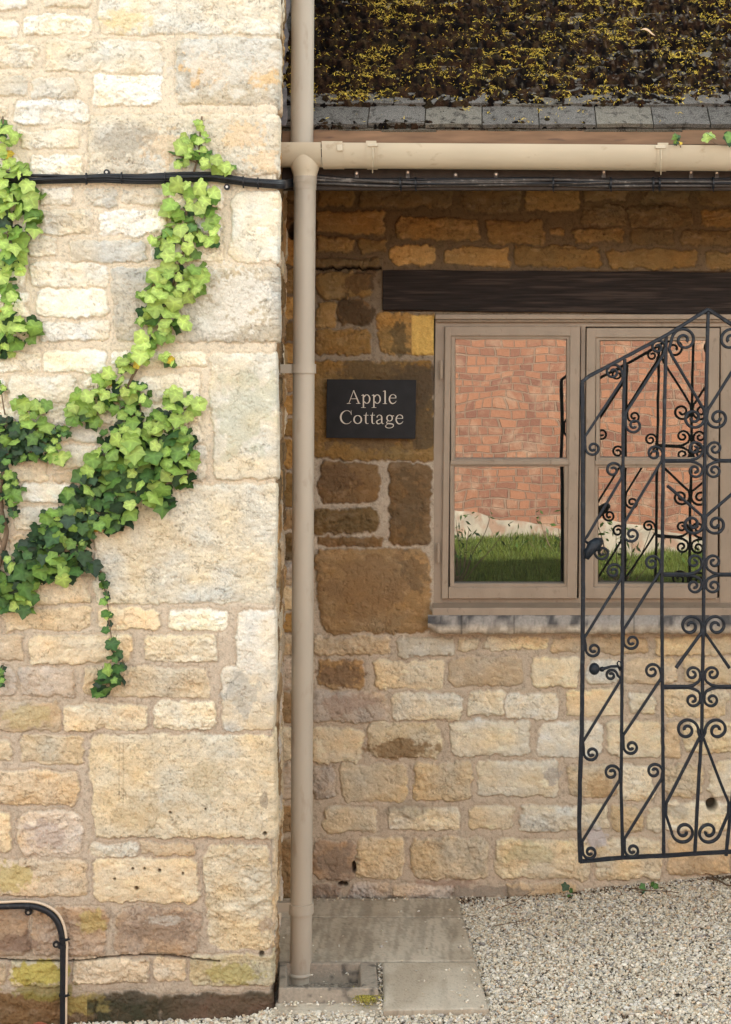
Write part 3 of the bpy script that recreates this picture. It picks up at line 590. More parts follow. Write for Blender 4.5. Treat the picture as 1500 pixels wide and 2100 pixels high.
M_wash = mat('worn whitewash', (.42, .37, .30), .9, var=.3, vscale=12, bump=.8, bscale=20, dirt=(.32, .17, .11), dscale=9, dth=.5, damt=.7)
V = []
xs_ = np.linspace(-9, 10, 240)
b = MB(); tp = [(x, .50 - .17 * (x + .25) + .05 * float(fbm(np.array(x * 2.5), np.array(1.), 3, 2))) for x in xs_]
V = [(x, YW + .004, -.1) for x, z in tp] + [(x, YW + .004, z) for x, z in tp] + [(x, YW - .01, z) for x, z in tp]; nn = len(tp)
b.add(V, [[i, i + 1, nn + i + 1, nn + i] for i in range(nn - 1)] + [[nn + i, nn + i + 1, 2 * nn + i + 1, 2 * nn + i] for i in range(nn - 1)]); b.build('whitewashed_foot', M_wash, gw)
b = MB(); b.box((-9.05, YW - .34, 2.551), (10.05, YW + .04, 2.62)); b.build('coping', M_concg, gw, bevel=.01)
# lawn bank
def lz(X, Y): return .31 * np.clip((-5.6 - Y) / 2.05, -.1, 1.0) + .02 * np.sin(X * 1.7)
xs_ = np.linspace(-9, 10, 120); ys_ = np.linspace(-5.5, YW + .02, 40); YY, XX = np.meshgrid(ys_, xs_, indexing='ij')
M_lawn = mat('lawn soil and thatch', (.07, .10, .025), 1, var=.5, vscale=60, bump=1, bscale=120, bdist=.02)
o = mesh_np('lawn', np.stack([XX, YY, lz(XX, YY)], -1).reshape(-1, 3), gridfaces(*XX.shape).reshape(-1, 4), M_lawn); tag(o, 'grassy bank in front of the brick wall, reflected in the glass', 'lawn', kind='structure')
N = 60000; gx = rng.uniform(-1.2, 3.2, N); gy = rng.uniform(YW + .03, -5.6, N); gzv = lz(gx, gy); a = rng.uniform(0, 6.28, N); h = rng.uniform(.03, .075, N); ln = rng.uniform(-.03, .03, (N, 2)); wd = .0035
ax, ay = np.cos(a) * wd, np.sin(a) * wd
V = np.stack([np.stack([gx - ax, gy - ay, gzv], -1), np.stack([gx + ax, gy + ay, gzv], -1), np.stack([gx + ln[:, 0], gy + ln[:, 1], gzv + h], -1)], 1)
gc = np.array([.11, .17, .03]) * rng.uniform(.6, 1.6, (N, 1)) + np.array([.04, .0, .0]) * rng.uniform(0, 1, (N, 1))
o = mesh_np('grass', V.reshape(-1, 3), np.arange(N * 3).reshape(-1, 3), M_leaf, None, np.repeat(gc, 3, 0), False); tag(o, 'short green grass reflected in the lower window panes', 'grass', kind='stuff')
# ================================================================== RAINWATER GOODS
YP = -.70
gut = thing('gutter', 'beige half-round gutter running under the mossy tiled eaves', 'gutter', P(1000, 345, YP))
def gprof(ht, dp, wall=.0025):
    """closed half-round profile (z, y) with rolled rim"""
    out = [(-ht * math.sin(t), -dp * math.cos(t)) for t in np.linspace(0, math.pi, 15)]
    inn = [(-(ht - wall) * math.sin(t), -(dp - wall) * math.cos(t)) for t in np.linspace(math.pi, 0, 15)]
    return out + inn
def trough(name, xa, xb, ytop, ybot, dp, parent, mt, sm=True, dy=0.0):
    HT = M(ybot - ytop, YP); m = MB(); pts = []
    for x in np.linspace(xa, xb, max(2, int((xb - xa) / 60))):
        pts.append(P(x, ytop + max(0, (x - 655)) * .0068 + dy, YP))
    m.sweep(pts, gprof(HT, dp)); o = m.build(name, mt, parent, smooth=sm)
    e = o.modifiers.new('edge', 'EDGE_SPLIT'); e.split_angle = R(50); return o
trough('trough', 700, 4200, 297.5, 345, .052, gut, M_gut)
trough('union', 664, 706, 295, 346.5, .0545, gut, M_gut); trough('stop_end', 568, 662, 297, 343, .052, gut, M_gut)
b = MB()
cxp, ptsr = 626, [(318, 32), (335, 31), (345, 29), (352, 26.5), (358, 24.6), (364, 23.8), (374, 23.6)]
b.tube([P(cxp - .2, y, YP) for y, r_ in ptsr], [M(r_, YP) for y, r_ in ptsr], 32, cap=False); b.build('outlet', M_gut, gut, smooth=True)
b = MB()
b.pbox(691, 296, 703, 309, -.757, -.70); b.build('union_clip', M_gut, gut, bevel=.002)
def gbracket(px, wd=21, drop=10):
    yt = 293 + (px - 655) * .0068; trough('bracket', px - wd / 2, px + wd / 2, yt + 1 - (px - 655) * .0068, yt + 54 - (px - 655) * .0068, .0568, gut, M_gut)
    m = MB(); m.pbox(px - wd / 2 + .5, yt - .5, px + wd / 2 - .5, yt + 6, -.7605, -.742); m.tube([P(px + 1, yt + 8, -.7575), P(px + 1, yt + 28, -.754), P(px, yt + 46, -.735), P(px, yt + 60, -.70)], .0022, 6)
    m.build('bracket_clip', M_gut, gut, bevel=.001)
gbracket(764.5); gbracket(1356, 22)
dp = thing('downpipe', 'long beige downpipe dropping from the gutter into the stone gully', 'downpipe', P(620, 2020, YP))
def dx(y): return np.interp(y, [360, 755, 1400, 2040], [626, 623, 620.5, 617.5])
b = MB(); b.tube([P(dx(y), y, YP) for y in (366, 600, 900, 1200, 1500, 1800, 2035)], M(22.3, YP), 36); b.build('pipe', M_pipe, dp, smooth=True).modifiers.new('e', 'EDGE_SPLIT')
b = MB(); b.tube([P(dx(376), 360, YP), P(dx(376), 375, YP), P(dx(376), 376, YP), P(dx(388), 389, YP)], [M(24, YP), M(24, YP), M(23.4, YP), M(23.2, YP)], 36); o = b.build('socket', M_pipe, dp, smooth=True); o.modifiers.new('e', 'EDGE_SPLIT')
b = MB(); b.tube([P(dx(1998), y, YP) for y in (1993, 1996, 1999, 2000.5)], [M(23.5, YP), M(25.2, YP), M(25.2, YP), M(23.5, YP)], 36); b.build('rim', M_pipe, dp, smooth=True)
def pbracket(y, h, x0, th=3.2):
    m = MB(); c = dx(y); m.tube([P(c, y - h / 2, YP), P(c, y + h / 2, YP)], M(22.3 + th, YP), 36)
    m.pbox(x0, y - h / 2 + .5, c - 8, y + h / 2 - .5, YP - .014, YP + .004); m.pbox(x0 - 4, y - h / 2 - 3, x0 + 3, y + h / 2 + 3, YP - .02, YP + .02)
    o = m.build('bracket', M_pipe, dp, smooth=True); o.modifiers.new('e', 'EDGE_SPLIT')
    s = MB(); s.tube([P(x0 + 9, y, YP - .004), P(x0 + 9, y, YP - .001)], .003, 10); s.build('screw', M_metal, o)
pbracket(756, 19, 572); pbracket(1862, 21, 568)
up = thing('upper_downpipe', 'beige downpipe from above, ending over the left end of the gutter', 'downpipe', P(622, 297, YP - .005))
b = MB(); b.tube([P(np.interp(y, [-1200, 0, 300], [618, 621.5, 619.5]), y, YP - .01) for y in (-1700, -800, 0, 150, 299)], M(23.3, YP - .01), 36); o = b.build('pipe', M_pipe, up, smooth=True); o.modifiers.new('e', 'EDGE_SPLIT')
b = MB(); b.tube([P(621, y, YP - .01) for y in (-400, -350)], M(25.5, YP - .01), 36); b.pbox(560, -385, 610, -365, YP - .012, YP); b.build('bracket', M_pipe, up)

# ================================================================== NAME SIGN
sg = thing('name_sign', 'dark slate house sign with cream serif lettering on the brown stone by the window', 'sign', P(761, 899, -.03))
b = MB(); ys0 = -.040
q = [P(669, 898, ys0), P(852, 900, ys0), P(854, 779, ys0), P(670.5, 777.5, ys0)]; d = Vector((0, .012, 0))
b.hexa([q[0], q[1], q[1] + d, q[0] + d, q[3], q[2], q[2] + d, q[3] + d]); b.build('plate', M_slate, sg, bevel=.0012)
def cr_(pts, n=7):
    """Catmull-Rom through (x, y, w)"""
    p = [np.array(a, float) for a in pts]; p = [2 * p[0] - p[1]] + p + [2 * p[-1] - p[-2]]; out = []
    for i in range(1, len(p) - 2):
        for k in range(n):
            t = k / n; out.append(.5 * ((2 * p[i]) + (-p[i - 1] + p[i + 1]) * t + (2 * p[i - 1] - 5 * p[i] + 4 * p[i + 1] - p[i + 2]) * t * t + (-p[i - 1] + 3 * p[i] - 3 * p[i + 1] + p[i + 2]) * t ** 3))
    out.append(p[-2]); return out
def ell(cx, cy, rx, ry, a0, a1, w0, w1, n=9):
    return [(cx + rx * math.cos(R(a)), cy - ry * math.sin(R(a)), w0 + (w1 - w0) * abs(math.cos(R(a)))) for a in np.linspace(a0, a1, n)]
GLY = {'A': [[(493, 228, 8), (418, 428, 9)], [(491, 226, 14), (575, 430, 22)], [(440, 357, 8), (543, 357, 8)], [(388, 430, 8), (447, 430, 8)], [(530, 430, 8), (597, 430, 8)]],
       'p': [[(643, 300, 20), (643, 492, 20)], [(612, 309, 6), (630, 300, 12), (646, 294, 9)], [(608, 493, 7), (680, 493, 7)], ell(694, 362, 46, 66, 150, -145, 9, 20, 12)],
       'l': [[(977, 236, 20), (977, 430, 20)], [(942, 243, 6), (962, 238, 10), (980, 228, 8)], [(941, 433, 7), (1007, 433, 7)]],
       'e': [[(1042, 346, 8), (1148, 346, 8)], [(1142, 348, 12), (1140, 318, 15), (1120, 298, 11), (1094, 292, 8), (1066, 305, 13), (1044, 345, 20), (1048, 392, 21), (1072, 424, 18), (1100, 430, 15), (1130, 415, 10), (1150, 390, 5)]],
       'C': [[(457, 596, 4), (440, 562, 9), (415, 544, 9), (385, 539, 8), (345, 552, 14), (306, 592, 23), (294, 645, 26), (308, 696, 24), (345, 733, 15), (385, 743, 9), (425, 732, 8), (459, 700, 5)], [(455, 536, 5), (456, 606, 7)]],
       'o': [ell(555, 677, 57, 62, 0, 360, 9, 22, 17)],
       't': [[(689, 566, 4), (684, 600, 14), (679, 630, 20), (679, 700, 20), (684, 728, 17), (700, 740, 10), (722, 735, 5)], [(646, 612, 7), (722, 610, 9)]],
       'a': [[(853, 645, 18), (856, 628, 14), (872, 612, 9), (892, 607, 9), (915, 618, 15), (925, 645, 20), (925, 705, 20), (930, 732, 17), (944, 742, 9), (960, 734, 5)], [(924, 665, 7), (885, 680, 10), (852, 700, 18), (848, 722, 20), (866, 742, 16), (895, 738, 9), (924, 718, 6)]],
       'g': [ell(1046, 655, 42, 45, 0, 360, 9, 19, 15), [(1070, 620, 6), (1114, 621, 12)], [(1022, 697, 6), (1003, 714, 10), (1002, 730, 13), (1025, 738, 17), (1065, 741, 18), (1098, 752, 17), (1104, 775, 13), (1084, 798, 10), (1040, 808, 9), (1000, 800, 12), (984, 782, 12), (994, 762, 8), (1018, 745, 6)]]}
def letters(items, name):
    m = MB(); z = 0
    for ch, ox, oy in items:
        for st in GLY[ch]:
            c = cr_(st) if len(st) > 2 else [np.array(a, float) for a in st]; n = len(c); z += 1; Y = ys0 - .0006 - z * .00001; V = []
            for i, p in enumerate(c):
                t = c[min(i + 1, n - 1)][:2] - c[max(i - 1, 0)][:2]; t = t / (np.hypot(*t) + 1e-9); nn = np.array([-t[1], t[0]]) * p[2] / 2
                for s_ in (1, -1): V.append((p[0] + ox + s_ * nn[0], p[1] + oy + s_ * nn[1]))
            vs = [P(660 + u / 7.5, 770 + v / 7.5, Y) for u, v in V]; k = len(vs); vs += [v + Vector((0, .0005, 0)) for v in vs]
            fs = [[2 * i, 2 * i + 1, 2 * i + 3, 2 * i + 2] for i in range(n - 1)]
            fs += [[2 * i, 2 * i + 2, k + 2 * i + 2, k + 2 * i] for i in range(n - 1)] + [[2 * i + 1, k + 2 * i + 1, k + 2 * i + 3, 2 * i + 3] for i in range(n - 1)]
            m.add(vs, fs)
    m.build(name, M_letter, sg)
letters([('A', 0, 0), ('p', 0, 0), ('p', 161, 0), ('l', 0, 0), ('e', 0, 0)], 'lettering')
letters([('C', 0, 0), ('o', 0, 0), ('t', 0, 0), ('t', 97, 0), ('a', 0, 0), ('g', 0, 0), ('e', 104, 313)], 'lettering')

# ================================================================== CABLES
def clip_lw(m, s, px, py, up):
    m.tube([LW(px, py, .004), LW(px, py, .011)], .0085, 12); s.tube([LW(px, py, .012), LW(px, py, .0145)], .0034, 10)
cb = thing('cable_bundle', 'bundle of black cables strapped together across the left stone wall through the ivy', 'cables', tuple(LW(330, 370, .02)))
xs_ = [-400, -200, 0, 60, 140, 220, 300, 380, 440, 465, 510, 550, 585, 600]; cyy = [356, 360, 364, 371, 370, 366, 367, 366, 366, 370, 376, 378, 380, 381]
r = random.Random(3)
for k in range(6):
    ph = r.uniform(0, 6); lay = k % 3; oy = [-7, -3.5, 0, 3.5, 6.5, 0][k]; off = [.018, .022, .024, .022, .018, .030][k]; pts = []
    for i, x in enumerate(np.linspace(-400, 612, 70)):
        y = np.interp(x, xs_, cyy) + oy * (1 + .25 * math.sin(x / 70 + ph)) + 1.2 * math.sin(x / 45 + ph * 2)
        pts.append(LW(x, y, off + .002 * math.sin(x / 60 + ph)) if x <= 571 else None)
    pts = [p for p in pts if p is not None]; o3 = oy * .9
    pts += [P(579 + off * 150, 378 + o3, -.90), P(581 + off * 150, 378 + o3, -.86), P(583 + off * 120, 378 + o3, -.80), P(588 + off * 60, 377 + o3, -.74), P(600, 375 + o3, -.685), P(622, 373 + o3, -.672)]
    b = MB(); b.tube(pts, [.0042, .0048, .0038, .0045, .0042, .0036][k], 8); b.build('cable', M_cable, cb, smooth=True)
for x in (180, 252, 340, 500, 530):
    y = np.interp(x, xs_, cyy); b = MB(); b.tube([LW(x - 1.5, y, .0215), LW(x + 1.5, y, .0215)], .0155, 14); b.tube([LW(x, y + 9, .03), LW(x + 1, y + 13, .036)], .002, 6); b.build('cable_tie', M_cable, cb)
for (x, y, s_) in ((220, 354, 1), (466, 384, -1), (60, 356, 1)):
    b = MB(); s = MB(); clip_lw(b, s, x, y, s_); o = b.build('clip', M_cable, cb); s.build('screw', M_metal, o)
cb2 = thing('cable_bundle', 'bundle of dusty dark cables clipped along the board below the beige gutter', 'cables', P(1000, 372, -.68))
for k in range(6):
    ph = r.uniform(0, 6); oy = [-6, -3, 0, 3, 6, 1][k]; pts = []
    for x in np.linspace(600, 3000, 130):
        tw_ = math.sin(x / 90 + ph) * 1.6 + math.sin(x / 37 + ph) * .6; y = np.interp(x, [600, 700, 850, 1100, 1500, 3000], [360 + k * 2, 370, 375, 373, 374, 376]) + oy + tw_
        pts.append(P(x, y, YF - .010 - .006 * (k in (1, 2, 5)) - .002 * math.sin(x / 50 + ph)))
    b = MB(); b.tube(pts, [.0042, .0046, .0038, .0046, .0042, .0034][k], 8); b.build('cable', M_cableg if k in (1, 2, 4) else M_cable, cb2, smooth=True)
for x in (822, 853, 1135, 1253, 1340, 1353, 1463, 1560):
    y = 375; b = MB(); b.tube([P(x - 2, y, YF - .014), P(x + 2, y, YF - .014)], .017, 14); b.tube([P(x, y + 11, YF - .02), P(x + 1, y + 17, YF - .03)], .0016, 6); b.build('cable_tie', M_cable, cb2)
for x, y in ((732, 355), (837, 353), (935, 358), (1018, 357), (1239, 352), (1418, 353), (1471, 354)):
    b = MB(); b.tube([P(x, y, YF - .001), P(x, y, YF - .009)], .0068, 12); b.pbox(x - 4, y, x + 4, y + 12, YF - .006, YF - .002); o = b.build('clip', M_cableg, cb2); s = MB(); s.tube([P(x, y, YF - .0095), P(x, y, YF - .012)], .0034, 10); s.build('screw', M_metal, o)
# bottom left: conduit bending down the wall with a cream cable along its outside
def lwpath(p, off): return [LW(x, y, off) for x, y, _ in cr_([(a, b, 0) for a, b in p], 8)]
cd = thing('black_conduit', 'black conduit that bends down the wall at the bottom left corner', 'conduit', tuple(LW(132, 2090, .02)))
b = MB(); b.tube(lwpath([(-200, 1852), (-60, 1853), (0, 1854), (50, 1853), (80, 1856), (108, 1870), (124, 1893), (131, 1925), (132, 1960), (132, 2020), (132, 2100), (132, 2140)], .022), .0082, 14); b.build('pipe', M_cable, cd, smooth=True)
for (x, y, ex, ey) in ((60, 1868, 60, 1854), (117, 1934, 130, 1934)):
    b = MB(); s = MB(); b.tube([LW(x, y, .004), LW(x, y, .013)], .0095, 12); b.tube([LW(x, y, .008), LW(ex, ey, .012)], .006, 8)
    d_ = .013; b.tube([LW(ex - (4 if ex == 60 else 0), ey - (0 if ex == 60 else 4), .022), LW(ex + (4 if ex == 60 else 0), ey + (0 if ex == 60 else 4), .022)], .0115, 14)
    s.tube([LW(x, y, .013), LW(x, y, .016)], .0036, 10); o = b.build('clip', M_cable, cd); s.build('screw', M_metal, o)
for y in (1920, 2034, 2150): 
    b = MB(); b.tube([LW(134, y - 2, .023), LW(134, y + 2, .023)], .0135, 12); b.tube([LW(140, y, .03), LW(147, y - 1, .03)], .0018, 6); b.build('cable_tie', M_cable, cd)
wc = thing('cream_cable', 'thin cream cable running round the outside of the black conduit bend', 'cable', tuple(LW(139, 2090, .02)))
b = MB(); b.tube(lwpath([(-200, 1845), (-60, 1845.5), (0, 1845), (52, 1843), (86, 1847), (116, 1862), (132, 1886), (139.5, 1922), (140, 1960), (139, 2020), (138, 2100), (138, 2140)], .024), .0034, 10); b.build('cable', M_white, wc, smooth=True)

# ================================================================== GATE
YG = -.58
def yg(px): return -.62 + (px - 1194) * .0003
def PG(px, py, dy=0.): return P(px, py, yg(px) + dy)
gt = thing('iron_gate', 'black wrought iron gate with scrolls and a pointed top, standing open before the window', 'gate', P(1712, 1940, YG))
B4 = lambda y: float(np.interp(y, [630, 940, 1220, 1500, 1603, 1750], [1453, 1446, 1444, 1440, 1433.5, 1426]))
def gbar(pts, w, name='bar', d=.013, mir=False, Y=YG, jit=.25):
    r_ = random.Random(int(pts[0][0] * 7 + pts[0][1]))
    c = [(x, y) for x, y in pts]; out = []
    for i in range(len(c) - 1):
        n = max(1, int(math.hypot(c[i + 1][0] - c[i][0], c[i + 1][1] - c[i][1]) / 14))
        for k in range(n): out.append((c[i][0] + (c[i + 1][0] - c[i][0]) * k / n, c[i][1] + (c[i + 1][1] - c[i][1]) * k / n))
    out.append(c[-1]); res = []
    for mm in ((False, True) if mir else (False,)):
        pp = []; pf = []
        for (x, y) in out:
            x_ = 2 * B4(y) - x if mm else x; pp.append(PG(x_ + r_.uniform(-jit, jit), y + r_.uniform(-jit, jit), Y - YG)); a = M(w / 2 * r_.uniform(.93, 1.07), Y); a2 = a * .72; d2 = d / 2
            pf.append([(a, -d2 * .7), (a, d2 * .7), (a2, d2), (-a2, d2), (-a, d2 * .7), (-a, -d2 * .7), (-a2, -d2), (a2, -d2)])
        m = MB(); m.sweep(pp, pf); o = m.build(name, M_iron, gt, smooth=True); e = o.modifiers.new('e', 'EDGE_SPLIT'); e.split_angle = R(50); res.append(o)
    return res
gbar([(1195, 784), (1196, 940), (1196.5, 1220), (1195, 1380), (1194, 1500), (1190.5, 1590), (1188.5, 1690), (1191, 1768)], 8.6, 'stile', .016, True)
gbar([(1282, 736), (1278.5, 900), (1277.5, 1220), (1275.6, 1500), (1274.5, 1614), (1277.8, 1757)], 6.6, mir=True)
gbar([(1367, 689), (1361, 940), (1358, 1220), (1359.5, 1460), (1361, 1614), (1362, 1755)], 6.8, mir=True)
gbar([(1453, 640), (1446, 940), (1444, 1220), (1440, 1500), (1433.5, 1603), (1426, 1749)], 7)
gbar([(1193, 784), (1209, 771), (1281, 733), (1368, 687), (1453, 634)], 7.5, 'top_rail', .016, True, Y=YG - .0012)
gbar([(1190, 1767), (1278, 1759), (1363, 1755), (1426, 1751), (1500, 1747), (1560, 1742), (1660, 1736)], 7.5, 'bottom_rail', .016, Y=YG + .0012)
def spiral(c, r0, a0, sense, turns=1.42):
    out = []; n = int(30 * turns)
    for k in range(n + 1):
        t = k / n; a = R(a0) + sense * t * turns * 2 * math.pi; rr_ = r0 * (1 - .80 * t ** .92)
        out.append((c[0] + rr_ * math.cos(a), c[1] - rr_ * math.sin(a)))
    return out
cnt = [0]
def scrollwork(path, mir=True, w=5.2, d=.013):
    """path already in px; a flat strip bent on edge, both hands"""
    cnt[0] += 1; Y = YG + .0007 * ((cnt[0] % 5) - 2)
    for mm in ((False, True) if mir else (False,)):
        pp = []; pf = []; n = len(path)
        for i, (x, y) in enumerate(path):
            x_ = 2 * B4(y) - x if mm else x; pp.append(PG(x_, y, Y - YG)); t = min(i, n - 1 - i) / 8; k = 1.15 if t < .4 else 1
            a = M(w / 2 * k, Y); d2 = d / 2; pf.append([(a, -d2 * .75), (a, d2 * .75), (a * .6, d2), (-a * .6, d2), (-a, d2 * .75), (-a, -d2 * .75), (-a * .6, -d2), (a * .6, -d2)])
        m = MB(); m.sweep(pp, pf); o = m.build('scroll', M_iron, gt, smooth=True); e = o.modifiers.new('e', 'EDGE_SPLIT'); e.split_angle = R(50)
def line(p, q, n=12): return [(p[0] + (q[0] - p[0]) * k / n, p[1] + (q[1] - p[1]) * k / n) for k in range(1, n)]
def S(c1, r1, c2, r2, x1, x2):
    """top scroll left of bar x1, long diagonal, bottom scroll right of bar x2"""
    a = spiral(c1, r1, 0, 1)[::-1]; b_ = spiral(c2, r2, 180, 1)
    p1 = (x1 - 3.5, c1[1] + r1 * .9); p2 = (x2 + 4, c2[1] - r2 * 1.5)
    # the join: round over from the scroll's side to the diagonal
    return a + [(p1[0] + .8, p1[1] - r1 * .45)] + [p1] + line(p1, p2, 16) + [p2, (c2[0] - r2 - .3, c2[1] - r2 * .6)] + b_
for args in [((1258, 763), 18, (1217, 919), 16), ((1258, 964), 17, (1236, 1133), 16), ((1259, 1172), 17, (1218, 1332), 16), ((1254, 1385), 13, (1214, 1545), 16), ((1255, 1585), 17, (1211, 1748), 15)]:
    yy = args[0][1]; scrollwork(S(*args, float(np.interp(yy, [736, 1220, 1600], [1281, 1277, 1274.5])), float(np.interp(args[2][1], [900, 1500, 1600, 1760], [1196.5, 1194.5, 1190, 1191]))))
for args in [((1350, 712), 16, (1301, 872), 17), ((1343, 930), 17, (1296.5, 1096), 17), ((1338, 1155), 17, (1296.5, 1316), 17), ((1338, 1377), 17, (1295.5, 1532), 16), ((1342.7, 1582), 17, (1298, 1744), 16)]:
    yy = args[0][1]; scrollwork(S(*args, float(np.interp(yy, [689, 940, 1220, 1600], [1366, 1361, 1358.5, 1361])), float(np.interp(args[2][1], [736, 1220, 1600, 1757], [1281, 1277, 1274.5, 1278]))))
# V pairs and quads round the centre bar
def Vp(p_top, c, r_):
    b_ = spiral(c, r_, 0, -1, 1.5); xj = B4(c[1]) - 4; q = (xj, c[1] - r_ * .75); return line(p_top, q, 16) + [q, (c[0] + r_ - .2, c[1] - r_ * .3)] + b_
def Ap(p_bot, c, r_):
    b_ = spiral(c, r_, 0, 1, 1.5); xj = B4(c[1]) - 4; q = (xj, c[1] + r_ * .6); return line(p_bot, q, 16) + [q, (c[0] + r_ - .2, c[1] + r_ * .2)] + b_
scrollwork(spiral((1404, 697), 26, 180, -1, 1.6)[::-1] + [(1373, 715)] + Vp((1374, 721), (1423, 857), 23), w=5.8)
scrollwork([(1369, 996)] + Vp((1372, 998), (1421, 1075), 22), w=5.8)
for ym, dyu, dyl in ((945, -25, 20), (1178.5, -26, 23), (1409, -27, 26)):
    c = B4(ym); 
    scrollwork([(1362, ym - 1.5), (1390, ym - 1.2), (c - 30, ym - 1), (c - 18, ym - 4), (c - 8, ym - 11), (c - 4.5, ym - 18)] + spiral((c - 20, ym + dyu), 15.5, 0, 1, 1.3))
    scrollwork([(1362, ym + 1.5), (1390, ym + 1.2), (c - 30, ym + 1), (c - 18, ym + 3.5), (c - 8, ym + 9), (c - 4.5, ym + 16)] + spiral((c - 20, ym + dyl), 15.5, 0, -1, 1.3))
scrollwork([(1387, 1370)] + Ap((1389, 1367), (1417, 1284), 23), w=5.8)
scrollwork(spiral((1403, 1706), 25, 180, 1, 1.5)[::-1] + [(1366, 1670), (1367, 1650), (1368, 1645)] + Ap((1371, 1640), (1409, 1497), 24)[1:], w=5.8)
# lock, latch and knob
r = random.Random(5)
m = MB(); m.tube([PG(1203, 1146, -.02), PG(1209, 1133, -.022), PG(1217, 1120, -.02), PG(1226, 1113, -.016), PG(1234, 1109, -.01)], [.008, .013, .019, .017, .010], 9)
m.tube([PG(1199, 1130, -.01), PG(1213, 1128, -.022)], [.006, .012], 8); m.tube([PG(1216, 1110, -.012), PG(1222, 1122, -.026), PG(1231, 1128, -.018)], [.008, .010, .006], 8)
m.build('lock', M_iron, gt, smooth=True)
m = MB(); kn = []
for k in range(9):
    a = math.pi * k / 8; kn.append((1219.5 - 12.5 * math.cos(a) * .85, max(.1, 12.5 * math.sin(a))))
m.tube([PG(x, 1372 + (x - 1219.5) * .05, -.015) for x, _ in kn], [M(r_, YG) for _, r_ in kn], 18, cap=False)
m.tube([PG(1231, 1373, -.012), PG(1243, 1370.5, -.01), PG(1254, 1367, -.008), PG(1268, 1366.5, -.006), PG(1274, 1374, 0)], [.006, .0045, .004, .0045, .005], 10)
m.tube([PG(1233, 1373, -.012), PG(1238, 1372, -.012)], .0075, 12)
lp = [(1268, 1366), (1266.5, 1360), (1269, 1356), (1273, 1357.5), (1276, 1366), (1275, 1376)]; m.tube([PG(x, y, -.008) for x, y in lp], .0022, 8)
m.build('latch_knob', M_iron, gt, smooth=True)
m = MB(); m.tube([PG(1722, 1945, 0), PG(1722, 640, 0)], .022, 16); m.tube([PG(1722, 900, 0), PG(1698, 900, 0)], .010, 8); m.tube([PG(1722, 1620, 0), PG(1694, 1620, 0)], .010, 8); m.build('post', M_iron, gt, smooth=True)
# ================================================================== PAVING AND GULLY
def slab(corners, z, th, label, seed, lines=True):
    """grid top following four photo corners (TL,TR,BR,BL) with worn edges"""
    c = [G(x, y, z) for x, y in corners]; n1, n2 = 90, 70
    u, v = np.meshgrid(np.linspace(0, 1, n1), np.linspace(0, 1, n2)); tl, tr, br_, bl = [np.array(q) for q in c]
    p = ((1 - u)[..., None] * tl + u[..., None] * tr) * (1 - v)[..., None] + ((1 - u)[..., None] * bl + u[..., None] * br_) * v[..., None]
    X, Y = p[..., 0], p[..., 1]; nz = fbm(X * 30, Y * 30, 4, seed) - .5
    ed = np.minimum(np.minimum(u, 1 - u) * (tr[0] - tl[0]), np.minimum(v, 1 - v) * abs(tl[1] - bl[1]))
    p[..., 2] += .0018 * nz + (0.0016 * (fbm(X * 230, Y * 12, 2, seed + 1) - .5) if lines else 0) - .003 * ss(.005, 0, ed)
    eN = (fbm(X * 60, Y * 60, 3, seed + 2) - .5) * .005 * (ed < 1e-6); p[..., 0] += eN; p[..., 1] += eN
    col = mixc((.44, .375, .29), (.55, .485, .39), ss(.35, .65, fbm(X * 9, Y * 7, 4, seed))); 
    if lines: col = col * (1 - .24 * ss(.46, .62, fbm(X * 120, Y * 8, 3, seed + 1)))[..., None]
    col = col * (1 - .22 * ss(.6, .75, fbm(X * 260, Y * 260, 3, seed + 3)))[..., None] * (1 - .2 * ss(.006, 0, ed))[..., None]
    V = p.reshape(-1, 3); Fq = gridfaces(n2, n1).reshape(-1, 4)
    # skirt
    ids = np.arange(n1 * n2).reshape(n2, n1); loop = np.concatenate([ids[0], ids[1:, -1], ids[-1, -2::-1], ids[-2:0:-1, 0]]); lowr = V[loop].copy(); lowr[:, 2] = z - th
    base = len(V); V2 = np.concatenate([V, lowr]); k = np.arange(len(loop)); kn = (k + 1) % len(loop)
    sk = np.stack([loop[k], loop[kn], base + kn, base + k], -1)
    o = mesh_np('paving_slab', V2, np.concatenate([Fq, sk]), M_conc, None, np.concatenate([col.reshape(-1, 3), np.tile((.2, .17, .13), (len(loop), 1))]), True)
    e = o.modifiers.new('e', 'EDGE_SPLIT'); e.split_angle = R(50)
    return tag(o, label, 'paving slab', 'concrete slabs at the foot of the cottage wall')
slab([(560, 1842), (941, 1842), (950, 1880), (562, 1880.5)], .020, .04, 'narrow strip of brushed concrete paving tight against the cottage wall', 1)
slab([(562, 1881.5), (950, 1881), (976, 1971), (566, 1973)], .020, .04, 'wide brushed concrete slab between the wall strip and the drain gully', 2)
slab([(785, 1974), (977, 1972.5), (1003, 2068), (787, 2072)], .020, .04, 'smooth grey concrete slab to the right of the drain gully', 3, False)
slab([(566, 2056), (780, 2057), (781, 2079), (566, 2078)], .006, .03, 'thin mossy concrete strip in front of the drain gully', 4, False)
gy = thing('drain_gully', 'open concrete gully box catching the foot of the beige downpipe', 'drain gully', G(670, 2040, 0))
zt = .046
o0, o1, o2, o3 = [G(x, y, zt) for x, y in ((573, 1972), (771, 1972), (776, 2027), (572, 2027))]
i0, i1, i2, i3 = [G(x, y, zt) for x, y in ((588, 1976.5), (738, 1976.5), (742, 2024.5), (588, 2024.5))]
i1 = G(738, 1976.5, zt)
j = [v + Vector((s_ * .010, t_ * .008, -.105)) for v, s_, t_ in ((i0, 1, -1), (i1, -1, -1), (i2, -1, 1), (i3, 1, 1))]
lo = [v + Vector((s_, t_, -.07)) for v, s_, t_ in ((o0, -.002, 0), (o1, .002, 0), (o2, .004, -.010), (o3, -.002, -.010))]
